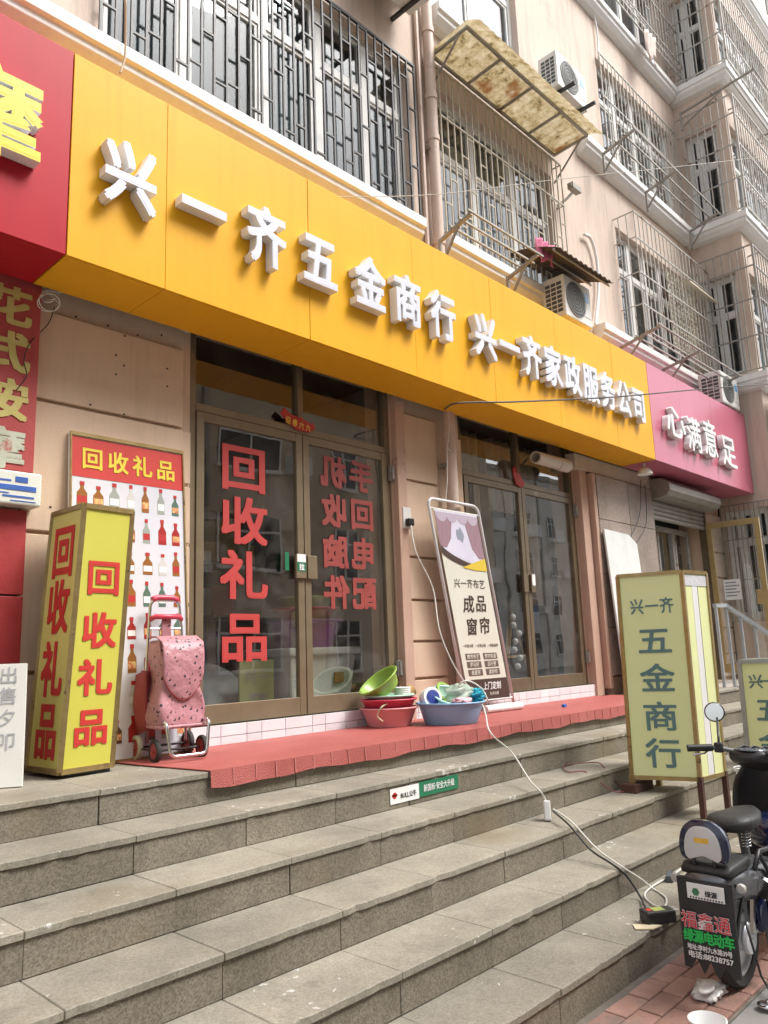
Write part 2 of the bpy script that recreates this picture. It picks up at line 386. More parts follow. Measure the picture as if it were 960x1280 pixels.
for i, (y, z) in enumerate(EDGE):
    yb = EDGE[i-1][0]+.006 if i else 3.66
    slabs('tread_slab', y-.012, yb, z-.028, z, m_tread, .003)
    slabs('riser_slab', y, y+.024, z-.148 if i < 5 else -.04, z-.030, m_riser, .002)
slabs('floor_slab', 3.664, 4.24, .874, .898, m_tread, .002, 0)

# --- the block of flats with the shops
bld = thing('apartment_building', 'pink-beige block of flats with barred windows above the shopfronts', 'building', (5, 4.3, 0))
def holed(xs, zs, holes, fn, depth):
    """front sheet with openings; fn(a,z,d) maps along/height/depth to a point"""
    A = sorted(set([xs[0], xs[1]]+[h[0] for h in holes]+[h[1] for h in holes])); B = sorted(set([zs[0], zs[1]]+[h[2] for h in holes]+[h[3] for h in holes]))
    A = [a for a in A if xs[0] <= a <= xs[1]]; B = [b for b in B if zs[0] <= b <= zs[1]]
    mb = MB()
    for i in range(len(A)-1):
        for j in range(len(B)-1):
            ca, cb = (A[i]+A[i+1])/2, (B[j]+B[j+1])/2
            if any(h[0] < ca < h[1] and h[2] < cb < h[3] for h in holes): continue
            mb.add([fn(A[i], B[j], 0), fn(A[i+1], B[j], 0), fn(A[i+1], B[j+1], 0), fn(A[i], B[j+1], 0)], [(0, 1, 2, 3)])
    for (a0, a1, b0, b1) in holes:
        for (p, q) in (((a0, b0), (a1, b0)), ((a1, b0), (a1, b1)), ((a1, b1), (a0, b1)), ((a0, b1), (a0, b0))):
            mb.add([fn(*p, 0), fn(*q, 0), fn(*q, depth), fn(*p, depth)], [(0, 1, 2, 3)])
    return mb
FH = 2.585
WZ = (5.42, 7.05)
up_holes = [(1.95, 5.03, *WZ), (5.40, 7.62, *WZ), (9.25, 11.75, *WZ),
            (1.95, 5.03, WZ[0]+FH, WZ[1]+FH), (5.40, 7.12, WZ[0]+FH, WZ[1]+FH), (9.15, 11.60, WZ[0]+FH, WZ[1]+FH),
            (1.95, 5.03, WZ[0]+2*FH, WZ[1]+2*FH), (5.40, 7.12, WZ[0]+2*FH, WZ[1]+2*FH), (9.15, 11.60, WZ[0]+2*FH, WZ[1]+2*FH)]
holed((-6, 11.9), (4.2, 24), up_holes, lambda a, z, d: (a, 4.25+d, z), .4).build('wall', m_pink, bld)
D1, D2, D3 = (2.67, 4.62, .9, 3.75), (5.55, 7.61, .9, 3.75), (9.32, 11.1, .9, 3.45)
holed((-6, 11.9), (-.05, 4.2), [D1, D2, D3], lambda a, z, d: (a, 4.285+d, z), .3).build('wall', m_pinklow, bld)
# wing that steps forward on the right
RW = (3.60, 4.12)
ret_holes = [(RW[0], RW[1], WZ[0]+k*FH, WZ[1]+k*FH) for k in range(3)]+[(3.55, 4.2, 1.75, 3.35)]
holed((3.45, 4.25), (-.05, 24), ret_holes, lambda a, z, d: (11.9+d, 4.25+3.45-a if False else a, z), .3).build('wall', m_pink, bld)
fr_holes = [(12.05+s*3.4, 14.6+s*3.4, WZ[0]+k*FH, WZ[1]+k*FH) for k in range(5) for s in range(2)]
holed((11.9, 24), (-.05, 24), fr_holes, lambda a, z, d: (a, 3.45+d, z), .3).build('wall', m_pink, bld)
MB().box(-6, 24, 9.0, 9.2, 0, 24).box(-6.2, 24.3, 3.2, 9.2, 24, 24.3).box(-6.1, -6.0, 4.25, 9.0, 0, 24).box(24, 24.1, 3.45, 9.0, 0, 24).build('roof_slab', m_concrete, bld)
for k in range(4):
    zz = 4.0+k*FH+.6 if k else 3.78
    MB().box(-5.9, 11.88, 4.62, 8.98, zz+.02, zz+.12).box(11.95, 23.9, 4.3, 8.98, zz, zz+.12).build('floor_plate', m_dark, bld)
# cornices under the window bands
CP = [(0, 5.335), (.17, 5.335), (.17, 5.245), (.14, 5.235), (.14, 5.19), (.08, 5.125), (.0, 5.10)]
def cornice(x0, x1, dz):
    MB().prismx([(4.25-d, z+dz) for d, z in CP], x0, x1).build('cornice', m_white, bld, bevel=.006)
for k in range(5):
    dz = k*FH
    cornice(-6, 5.0, dz); cornice(5.38, 7.75 if k == 0 else 7.3, dz); cornice(8.35, 11.72, dz)
    vs = []; n = len(CP)
    for d, z in CP: vs += [(11.9-d, 4.25, z+dz), (11.9-d, 3.45-d, z+dz), (24, 3.45-d, z+dz)]
    fs = []
    for i in range(n):
        j = (i+1) % n
        for q in range(2): fs.append((i*3+q, i*3+q+1, j*3+q+1, j*3+q))
    MB().add(vs, fs).build('cornice', m_white, bld)
# lines of old joints in the cornice
m_curt = mat('net_curtain', (.27, .29, .31), (.38, .40, .41), scale=1.5, rough=.9, stretch=(6, 1, .6))
m_curt2 = mat('grey_curtain', (.13, .14, .145), (.20, .205, .205), scale=1.5, rough=.9, stretch=(6, 1, .6))
m_blind = mat('brown_blind', (.17, .15, .12), (.22, .19, .155), scale=4, rough=.8)
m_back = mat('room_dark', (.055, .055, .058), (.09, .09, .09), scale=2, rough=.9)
def window(x0, x1, z0, z1, y, cols, tr=.62, curtains=None, fn=None, parent=bld):
    """white framed window, one part, its panes and curtains below it; fn maps (along, depth, z)"""
    fn = fn or (lambda a, d, z: (a, y+d, z))
    def bx(mb, a0, a1, d0, d1, zz0, zz1):
        return mb.hexa([fn(a0, d0, zz0), fn(a1, d0, zz0), fn(a1, d1, zz0), fn(a0, d1, zz0), fn(a0, d0, zz1), fn(a1, d0, zz1), fn(a1, d1, zz1), fn(a0, d1, zz1)])
    mb = MB(); f = .055; zt = z0+(z1-z0)*tr
    bx(mb, x0, x1, .08, .15, z0, z0+f); bx(mb, x0, x1, .08, .15, z1-f, z1); bx(mb, x0, x0+f, .08, .15, z0+f, z1-f); bx(mb, x1-f, x1, .08, .15, z0+f, z1-f)
    xs = [x0+f*.5]+[x0+(x1-x0)*c for c in cols]+[x1-f*.5]
    for xm in xs[1:-1]: bx(mb, xm-f*.7, xm+f*.7, .082, .148, z0+f, z1-f)
    for i in range(len(xs)-1): bx(mb, xs[i]+f*.7, xs[i+1]-f*.7, .084, .146, zt-f*.6, zt+f*.6)
    for i in range(len(xs)-1):     # sliding sash frames
        a0, a1 = xs[i]+f*.72, xs[i+1]-f*.72
        for (b0, b1) in ((z0+f, zt-f*.6), (zt+f*.6, z1-f)):
            s = .028
            bx(mb, a0, a1, .095, .135, b0, b0+s); bx(mb, a0, a1, .095, .135, b1-s, b1); bx(mb, a0, a0+s, .095, .135, b0+s, b1-s); bx(mb, a1-s, a1, .095, .135, b0+s, b1-s)
    wd = mb.build('window', m_frame, parent)
    for i in range(len(xs)-1):
        a0, a1 = xs[i]+f*.72, xs[i+1]-f*.72
        for (b0, b1) in ((z0+f, zt-f*.6), (zt+f*.6, z1-f)):
            bx(MB(), a0+.02, a1-.02, .112, .118, b0+.02, b1-.02).build('pane', m_pane, wd)
    if curtains:
        for (c0, c1, cm) in curtains:
            a0, a1 = x0+(x1-x0)*c0, x0+(x1-x0)*c1; nn = max(8, int((a1-a0)*40))
            MB().grid(lambda u, v: fn(a0+(a1-a0)*u, .25+.018*math.sin(u*(a1-a0)*52+.6*math.sin(u*17)), z0+.02+(z1-z0-.05)*v), nn, 1).build('curtain', cm, wd, smooth='all')
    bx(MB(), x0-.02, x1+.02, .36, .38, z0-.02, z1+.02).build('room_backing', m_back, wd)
    return wd
window(1.95, 5.03, *WZ, 4.25, (.22, .45, .64, .83), .66, [(0, .2, m_curt2), (.23, .45, m_blind), (.47, .78, m_curt2), (.84, .97, m_curt)])
window(5.40, 7.62, *WZ, 4.25, (.33, .66), .60, [(.05, .3, m_curt), (.36, .62, m_curt), (.7, .95, m_curt)])
window(9.25, 11.75, *WZ, 4.25, (.2, .4, .6, .8), .66, [(0, .45, m_curt), (.5, .8, m_curt)])
window(5.40, 7.12, WZ[0]+FH, WZ[1]+FH, 4.25, (.5,), .7, [(0, 1, m_curt)])
window(9.15, 11.60, WZ[0]+FH, WZ[1]+FH, 4.25, (.25, .5, .75), .66, [(0, .98, m_curt)])
window(9.15, 11.60, WZ[0]+2*FH, WZ[1]+2*FH, 4.25, (.25, .5, .75), .66, [(0, .98, m_curt)])
window(1.95, 5.03, WZ[0]+FH, WZ[1]+FH, 4.25, (.33, .66), .66, [(0, .98, m_curt)])
retf = lambda a, d, z: (11.9+d, a, z)
for k in range(3): window(RW[0], RW[1], WZ[0]+k*FH, WZ[1]+k*FH, 0, (.62,), .62, [(.1, .6, m_blind if k == 2 else m_curt2)], fn=retf)
for k in range(5):
    window(12.05, 14.6, WZ[0]+k*FH, WZ[1]+k*FH, 3.45, (.25, .5, .75), .62, [(.0, .98, m_curt)])
window(3.55, 4.2, 1.75, 3.35, 0, (.35, .68), .7, [(.1, .9, m_curt)], fn=retf)
for (a0, a1, b0, b1) in fr_holes:
    if a0 > 13 and b0 < 14: window(a0, a1, b0, b1, 3.45, (.25, .5, .75), .62, [(.0, .98, m_curt)])
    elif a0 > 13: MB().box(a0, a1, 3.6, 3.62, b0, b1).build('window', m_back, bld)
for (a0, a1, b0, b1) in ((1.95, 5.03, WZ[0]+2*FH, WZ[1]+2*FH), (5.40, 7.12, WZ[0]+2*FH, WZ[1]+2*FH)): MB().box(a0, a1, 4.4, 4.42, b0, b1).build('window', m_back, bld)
# ground floor piers: raised render panels with grooves
def pier(x0, x1, zs, y=4.25, m=m_pinklow):
    for a, b in zip(zs[:-1], zs[1:]): MB().box(x0, x1, y, 4.29, a+.011, b-.011).build('wall_panel', m, bld, bevel=.005)
pier(1.60, 2.60, (.92, 1.40, 2.16, 2.92, 3.47)); pier(-2, 1.59, (.92, 1.66, 2.40, 3.47))
pier(2.60, 2.665, (.92, 1.0, 1.4, 1.78, 2.16, 2.55, 2.92), y=4.262)
pier(4.74, 5.18, (.92, 1.22, 1.52, 1.86, 2.22, 2.88, 3.48)); pier(5.36, 5.54, (.92, 1.22, 1.52, 1.86, 2.22, 2.75, 3.38))
pier(11.16, 11.89, (.92, 1.25, 1.62, 2.35, 2.72, 3.3), y=4.26, m=m_pink)
for (px_, py_) in ((135, 407), (156, 420), (172, 419), (202, 419), (145, 444), (155, 457), (145, 468), (209, 461), (209, 483), (113, 506), (155, 518), (63, 634), (95, 396)):
    p = U(px_, py_, y=4.249); block('nail_hole', p.x-.006, p.x+.006, 4.2475, 4.2510, p.z-.005, p.z+.006, m_dark, bld)
MB().box(4.625, 4.735, 4.225, 4.29, .9, 3.6).build('door_jamb', m_jamb, bld, bevel=.006)
MB().box(7.615, 7.765, 4.20, 4.29, .9, 3.42).build('door_jamb', m_jamb, bld, bevel=.006)
MB().box(7.79, 7.86, 4.14, 4.29, .97, 3.36).build('door_jamb', m_jamb, bld, bevel=.006)
MB().box(7.5, 9.4, 4.18, 4.30, 3.38, 3.56).build('beam', mat('dirty_beam', (.46, .38, .31), (.54, .46, .38), rough=.85, bump=.2), bld, bevel=.01)
m_slabw = granite('granite_cladding', (.33, .265, .225), (.26, .205, .175), (.40, .33, .285), rough=.5)
for (x0, x1) in ((7.87, 8.63), (8.64, 9.30)):
    zs = [1.10, 1.62, 2.22, 2.84, 3.36]
    for a, b in zip(zs[:-1], zs[1:]): MB().box(x0+.003, x1-.003, 4.14+random.uniform(-.004, .004), 4.29, a+.003, b-.003).build('cladding_panel', m_slabw, bld, bevel=.004)
MB().box(7.87, 9.3, 4.17, 4.288, .9, 1.09).build('plinth', m_jamb, bld)
# white tiled threshold
m_tile = mat('white_tile', (.66, .645, .67), (.74, .73, .745), scale=5, rough=.3, rnd=.08, c3=(.45, .40, .36), c3_scale=5, c3_at=.66)
thr = MB().box(2.62, 7.62, 4.236, 4.285, .897, 1.02).box(2.66, 4.62, 4.236, 4.55, .96, 1.022).box(5.56, 7.6, 4.236, 4.55, .96, 1.022).build('threshold', mat('grout', (.36, .33, .30), (.45, .42, .39), scale=30, rough=.9), bld)
x = 2.64
while x < 7.6:
    wd = random.choice((.15, .2, .2, .24, .12)); x1 = min(x+wd, 7.62)
    for a, b in ((.902, .953), (.957, 1.026)): MB().box(x+.002, x1-.002, 4.228, 4.24, a, b).build('tile', m_tile, thr, bevel=.0015)
    x = x1
# rooms behind the shop doors
m_room = mat('room_paint', (.13, .125, .115), (.17, .165, .15), scale=2, rough=.8)
m_floor = mat('room_floor', (.16, .15, .135), (.2, .19, .17), scale=3, rough=.5)
for (a, b) in ((2.45, 4.72), (5.4, 7.75), (9.2, 11.3)):
    MB().box(a, b, 4.56, 8.0, .93, .99).build('room_floor', m_floor, bld)
    MB().box(a, a+.06, 4.6, 8.0, .99, 3.76).box(b-.06, b, 4.6, 8.0, .99, 3.76).box(a, b, 8.0, 8.06, .93, 3.76).build('room_wall', m_room, bld)

# --- buildings across the street (they show in the door glass)
m_opp = mat('opposite_render', (.50, .43, .345), (.56, .49, .39), scale=1.0, rough=.85, c3=(.34, .29, .24), c3_scale=.6, c3_at=.6)
m_oppw = mat('opposite_window', (.04, .045, .05), (.07, .075, .08), scale=.7, rough=.08)
def across(name, label, x0, x1, y, h, m, cols, d=9):
    b = thing(name, label, 'building', ((x0+x1)/2, y, 0))
    MB().box(x0, x1, y-d, y, -.02, h).build('wall', m, b)
    MB().box(x0-.2, x1+.2, y-d, y+.25, h+.001, h+.3).build('roof', m_concrete, b)
    n = int(h//2.8); first = None
    for k in range(n):
        for c in range(cols):
            xc = x0+(x1-x0)*(c+.5)/cols; zc = 1.7+k*2.8+.12*((c*5) % 3-1); ww = (.62, 1.05, .8, 1.25, .5)[(c*3) % 5]; xc += .35*((c*7) % 3-1)
            wd = MB().box(xc-ww, xc+ww, y+.003, y+.03, zc-.7, zc+.7).build('window', m_oppw, b)
            f = MB().box(xc-ww-.05, xc+ww+.05, y+.031, y+.10, zc-.80, zc-.70)
            for q in (-ww, -.03, ww-.06): f.box(xc+q, xc+q+.06, y+.031, y+.06, zc-.699, zc+.7)
            f.box(xc-ww, xc+ww, y+.0315, y+.058, zc+.25, zc+.31)
            f.build('window_frame', m_white, wd)
            if (c*5+k*3) % 4 == 1: MB().box(xc+ww+.2, xc+ww+.95, y+.002, y+.36, zc-.75, zc-.2).build('air_conditioner', m_white, b)
            if (c*3+k) % 3 == 0 and k: MB().box(xc-ww-.15, xc+ww+.15, y+.002, y+.75, zc-1.1, zc-.82).box(xc-ww-.15, xc+ww+.15, y+.70, y+.75, zc-.819, zc-.25).build('balcony', m_white, b)
        if c % 2 == 0: pass
    for c in range(cols): xx = x0+(x1-x0)*c/cols+.1; MB().box(xx, xx+.12, y+.002, y+.12, 0, h).build('drain_pipe', m_concrete, b)
    return b
across('apartment_block', 'beige block of flats across the street mirrored in the left glass doors', -12, 24.2, -8.6, 14.0, m_opp, 11)
across('apartment_block', 'pale block of flats farther down the street mirrored in the second glass doors', 34, 60, -21, 13.5, mat('pale_render', (.6, .58, .54), (.66, .64, .6), scale=1, rough=.85), 6)

# ================================================================== SIGNBOARDS
m_orange = mat('orange_panel', (.74, .372, .014), (.78, .395, .018), scale=1.2, rough=.45, spec=.18, bump=.25, bscale=1.7, streak=.18)
m_redp = mat('red_panel', (.40, .012, .024), (.44, .015, .028), scale=1.2, rough=.42, spec=.2, bump=.2, bscale=1.7, streak=.2)
m_rose = mat('rose_panel', (.49, .125, .19), (.53, .145, .21), scale=1.2, rough=.33, bump=.02, bscale=14)
m_face = mat('letter_face', (.60, .615, .70), (.66, .675, .75), scale=9, rough=.3)
m_side = mat('letter_side', (.80, .80, .80), (.74, .74, .74), scale=6, rough=.4)
m_yface = mat('letter_yellow', (.74, .58, .02), (.78, .62, .03), scale=9, rough=.35)
SY, SB, ST = 3.72, 3.548, 4.757
def signboard(label, xs, m, end_l=False, end_r=False):
    t = thing('signboard', label, 'signboard', ((xs[0]+xs[-1])/2, SY+.2, SB))
    for a, b in zip(xs[:-1], xs[1:]):
        j = random.uniform(0, .0025)
        MB().box(a+.0015, b-.0015, SY+j, SY+.018+j, SB+.001, ST).build('front_panel', m, t, bevel=.002)
        MB().box(a+.0015, b-.0015, SY+.022, 4.15, SB+random.uniform(0, .003), SB+.018).build('soffit_panel', m, t, bevel=.002)
        MB().box(a+.0015, b-.0015, SY+.022, 4.24, ST-.03, ST-.012).build('top_panel', m, t)
    if end_r: MB().box(xs[-1]-.019, xs[-1]-.002, SY+.022, 4.23, SB+.02, ST-.035).build('end_panel', m, t)
    return t
so = signboard('long orange signboard with white raised letters above the doors', (1.572, 2.148, 3.25, 4.345, 5.40, 6.49, 7.67, 8.562), m_orange)
sr = signboard('red signboard with a yellow raised letter, left of the orange signboard', (-1.6, -.4, .5, 1.568), m_redp)
sp = signboard('pink signboard with four white raised letters, right of the orange signboard', (8.566, 9.45, 10.5, 11.86), m_rose, end_r=True)
LD = .075
def raised(ch, x, z, w, h, t, face, bold=.026, side=m_side):
    return letter(ch, (x, SY-.002, z), X3, Z3, w, h, face, t, depth=LD, bold=bold, side=side)
for ch, x in zip('兴一齐五金商行', (1.885, 2.36, 2.83, 3.29, 3.78, 4.19, 4.62)): raised(ch, x, 4.105, .325, .42, so, m_face)
for k, ch in enumerate('兴一齐家政服务公司'): raised(ch, 5.19+k*.363, 4.095, .325, .42, so, m_face)
raised('摩', 1.12, 4.13, .56, .56, sr, m_yface, .022)
for k, (ch, x, z, w_, h_) in enumerate((('心', 9.08, 4.08, .62, .46), ('满', 9.62, 4.02, .50, .52), ('意', 10.16, 4.06, .52, .58), ('足', 10.80, 4.0, .60, .52))): raised(ch, x, z, w_*.93, h_*.92, sp, m_side, .012)
# wiring under the left end of the orange signboard
m_wire_w = mat('white_cable', (.62, .61, .56), (.68, .67, .62), scale=30, rough=.5)
m_wire_b = mat('black_cable', (.02, .02, .02), (.03, .03, .03), scale=30, rough=.5)
wire('cable', [U(0, 362, y=4.2), U(40, 364, y=4.2), U(120, 368, y=4.19), U(160, 384, y=4.21), U(200, 398, y=4.22), U(236, 416, y=4.22)], .005, m_wire_w, label='thin white cable sagging along the wall top under the orange signboard', cat='cable')
lp = [U(55, 362, y=4.21)]
for k in range(40): a = k*.62; rr = 9+5*math.sin(k*.37); lp.append(U(62+rr*1.2*math.cos(a)+4*math.sin(k*.21), 374+rr*.9*math.sin(a)+4*math.cos(k*.3), y=4.17+.04*math.sin(k*.9)))
wire('cable_coil', lp, .0035, m_wire_w, label='coiled white cable hanging at the top corner beside the red vertical banner', cat='cable')
wire('cable', [U(68, 384, y=4.22), U(60, 405, y=4.23), U(38, 428, y=4.18), U(30, 450, y=4.17), U(33, 470, y=4.17), U(20, 488, y=4.17)], .003, m_wire_b, label='thin dark cable drooping from the coil across the red vertical banner', cat='cable')

# ================================================================== ENTRANCES
m_bronze = mat('bronze_frame', (.165, .125, .078), (.20, .155, .10), scale=8, rough=.38, metal=.45, c3=(.30, .25, .18), c3_scale=3, c3_at=.62)
m_tan = mat('tan_frame', (.225, .175, .112), (.26, .205, .135), scale=8, rough=.38, metal=.4)
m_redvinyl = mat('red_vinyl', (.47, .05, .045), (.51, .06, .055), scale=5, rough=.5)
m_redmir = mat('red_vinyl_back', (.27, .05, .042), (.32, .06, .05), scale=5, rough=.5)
def entrance(label, x0, x1, zt, top, mid, m, y=4.30):
    t = thing('shop_entrance', label, 'glass door', ((x0+x1)/2, y+.03, 1.026))
    zb = 1.027
    f = MB().box(x0, x0+.05, y, y+.08, zb, top).box(x1-.05, x1, y, y+.08, zb, top).box(x0+.05, x1-.05, y-.004, y+.078, zt, zt+.055).box(x0+.05, x1-.05, y, y+.08, top-.05, top).box(mid-.025, mid+.025, y+.002, y+.078, zt+.055, top-.05)
    f.build('door_frame', m, t, bevel=.004)
    for a, b in ((x0+.05, mid-.025), (mid+.025, x1-.05)):
        MB().box(a, b, y+.038, y+.044, zt+.055, top-.05).build('transom_pane', m_glass, t)
    leaves = []
    for a, b in ((x0+.053, mid-.004), (mid+.004, x1-.053)):
        st, y0, y1 = .058, y-.012, y+.035
        l = MB().box(a, a+st, y0, y1, zb+.004, zt-.004).box(b-st, b, y0, y1, zb+.004, zt-.004).box(a+st, b-st, y0+.002, y1-.002, zt-.066, zt-.004).box(a+st, b-st, y0+.002, y1-.002, zb+.004, zb+.125)
        lf = l.build('door_leaf', m, t, bevel=.003)
        MB().box(a+st, b-st, y+.008, y+.014, zb+.125, zt-.066).build('pane', m_glass, lf)
        leaves.append(lf)
    return t, leaves
e1, (l1, l2) = entrance('left glass double door with large red letters on its pane', 2.675, 4.615, 3.085, 3.74, 3.645, m_tan)
e2, (l3, l4) = entrance('second glass double door behind the curtain advertising banner', 5.555, 7.605, 3.06, 3.74, 6.56, m_bronze)
# red letters: four on the left leaf, mirrored ones on the inside of the right leaf
for ch, p in zip('回收礼品', ((302, 586), (305, 652), (306, 720), (306, 797))):
    c = U(*p, y=4.304); letter(ch, (3.12, 4.3065, c.z), X3, Z3, .41, .345, m_redvinyl, l1, depth=.002, bold=.024)
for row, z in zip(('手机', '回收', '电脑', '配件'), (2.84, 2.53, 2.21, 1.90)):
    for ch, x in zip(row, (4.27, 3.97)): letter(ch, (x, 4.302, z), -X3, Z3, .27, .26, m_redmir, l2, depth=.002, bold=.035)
# handles, pull sign
def plate(x0, x1, lf, z0=1.99, z1=2.16, m=m_tan):
    MB().box(x0, x1, 4.262, 4.286, z0, z1).box(x0+.03, x1-.03, 4.284, 4.2895, z0+.02, z0+.05).build('handle', m, lf, bevel=.004)
plate(3.655, 3.745, l2); plate(3.545, 3.64, l1)
m_green = mat('green_sticker', (.012, .16, .075), (.015, .18, .085), scale=8, rough=.4)
m_paperw = mat('white_paper', (.76, .76, .75), (.80, .80, .79), scale=8, rough=.6)
MB().box(3.553, 3.632, 4.2595, 4.2618, 2.04, 2.105).build('sticker', m_green, l1); MB().box(3.553, 3.632, 4.2595, 4.2618, 2.107, 2.165).build('sticker', m_paperw, l1)
letter('拉', (3.592, 4.2592, 2.07), X3, Z3, .05, .05, m_paperw, l1, depth=.001, bold=.03)
MB().box(3.44, 3.475, 4.2600, 4.2630, 2.04, 2.17).build('sticker', m_green, l1)
plate(6.585, 6.665, l4, 1.98, 2.16, m_bronze); plate(6.455, 6.535, l3, 1.98, 2.16, m_bronze)
MB().box(6.60, 6.655, 4.2595, 4.2618, 2.05, 2.16).build('sticker', m_paperw, l4)
for z in (1.25, 2.85):
    for (xa, lf, m) in ((4.575, l2, m_tan), (7.565, l4, m_bronze)):
        MB().box(xa, xa+.05, 4.262, 4.290, z, z+.13).tube([(xa+.025, 4.255, z+.01), (xa+.025, 4.255, z+.12)], .014, 8).build('hinge', m_galv, lf)
# red paper ornaments over the doors
m_orn = mat('red_ornament', (.40, .02, .018), (.50, .035, .03), scale=20, rough=.5)
m_gold = mat('gold_print', (.70, .42, .05), (.78, .5, .08), scale=30, rough=.4)
def ornament(label, c, w_, h_, rot, txt=None):
    t = thing('door_ornament', label, 'ornament', c, (0, rot, 0))
    poly = [(-.5, .1), (-.42, .5), (-.2, .28), (.1, .32), (.36, .2), (.44, .34), (.5, -.02), (.36, -.34), (.0, -.5), (-.3, -.22)]
    MB().prism([(a*w_, b*h_) for a, b in poly], -.006, .006).build('paper_shape', m_orn, t, W=False, bevel=.003)
    if txt:
        for k, ch in enumerate(txt): letter(ch, ((k-(len(txt)-1)/2)*w_*.19, -.007, -.02), X3, Z3, .05, .06, m_gold, t, depth=.001, bold=.02, W=False)
ornament('red fish-shaped paper ornament with gold print over the left glass doors', (3.60, 4.286, 3.17), .34, .13, R(8), '迎春六六')
ornament('small crumpled red ornament over the second glass doors', (6.50, 4.28, 3.14), .24, .16, R(35))

# third entrance: roller shutter and an aluminium door standing open
m_shut = mat('shutter_slat', (.27, .26, .225), (.33, .315, .275), scale=8, rough=.45, metal=.35, c3=(.18, .15, .11), c3_at=.62)
t = thing('roller_shutter', 'grey roller shutter box half lowered under the pink signboard', 'shutter', (10.2, 4.1, 3.0))
prof = [(4.27, 3.50), (4.02, 3.50), (3.93, 3.42), (3.92, 3.33), (3.97, 3.27), (4.06, 3.25), (4.27, 3.25)]
MB().prismx(prof, 9.36, 11.06).build('shutter_box', m_shut, t, bevel=.004)
for k in range(4):
    z = 3.245-.062*(k+1); MB().prismx([(4.20, z), (4.185, z+.02), (4.185, z+.045), (4.20, z+.059), (4.215, z+.059), (4.215, z)], 9.38, 11.04).build('slat', m_shut, t)
for (a, b) in ((9.322, 9.375), (11.045, 11.098)): MB().box(a, b, 4.17, 4.27, .905, 3.249).build('guide_rail', m_bronze, t)
t = thing('sliding_door', 'aluminium framed glass door standing under the roller shutter', 'glass door', (10.2, 4.42, .99))
f = MB()
for a, b in ((9.40, 9.95), (9.97, 10.5), (10.52, 11.02)): f.box(a, a+.05, 4.42, 4.46, .995, 3.0).box(b-.05, b, 4.42, 4.46, .995, 3.0).box(a+.05, b-.05, 4.422, 4.458, 2.93, 3.0).box(a+.05, b-.05, 4.422, 4.458, .995, 1.1)
f.build('door_frame', m_steel, t, bevel=.003)
for a, b in ((9.45, 9.90), (10.02, 10.45), (10.57, 10.97)): MB().box(a, b, 4.438, 4.443, 1.1, 2.93).build('pane', m_glass, t)
# open gold-framed leaf, hinged at the right side of the opening and swung out
m_goldf = mat('gold_frame', (.40, .29, .13), (.46, .34, .16), scale=8, rough=.35, metal=.5)
hx, hy = 11.0, 4.15; fx, fy = U(950, 660, y=3.45).x, 3.45
dv = Vector((fx-hx, fy-hy, 0)); ln = min(dv.length, 1.0); ang = math.atan2(dv.y, dv.x)
t = thing('open_door', 'gold framed glass door swung open in front of the barred window', 'glass door', (hx, hy, 1.0), (0, 0, ang))
mb = MB().box(0, .07, -.02, .02, 0, 2.08).box(ln-.07, ln, -.02, .02, 0, 2.08).box(.07, ln-.07, -.018, .018, 2.0, 2.08).box(.07, ln-.07, -.018, .018, 0, .12)
mb.build('door_frame', m_goldf, t, W=False, bevel=.003)
MB().box(.07, ln-.07, -.003, .003, .12, 2.0).build('pane', glass('clear_glass', (.94, .95, .94), r0=.05), t, W=False)
MB().box(ln-.14, ln+.01, -.04, -.022, .9, 1.1).build('handle', m_goldf, t, W=False, bevel=.004)
nt_ = thing('paper_notice', 'small printed white paper notice taped to the open gold door', 'notice', (0, 0, 0))
p = U(916, 737, y=3.75); nt_.location = p; nt_['o'] = list(p); nt_.rotation_euler = (0, 0, ang)
# keep the sheet on the pane: move along the door plane
dn = Vector((-math.sin(ang), math.cos(ang), 0)); dd = U(916, 737, y=3.75)-Vector((0, 0, HC)); tt = (Vector((hx, hy, HC))-Vector((0, 0, HC))).dot(dn)/(dd.dot(dn)); pp = Vector((0, 0, HC))+dd*tt-dn*.006*(1 if dn.y > 0 else -1)
nt_.location = pp; nt_['o'] = list(pp)
MB().box(-.11, .11, -.001, .001, -.14, .14).build('sheet', m_paperw, nt_, W=False)
m_ink = mat('print_ink', (.16, .16, .18), (.24, .24, .26), scale=60, rough=.7)
for k in range(5): MB().box(-.09, .05+.04*(k % 2), -.0022, -.0012, .09-k*.045, .105-k*.045).build('printed_line', m_ink, nt_, W=False)

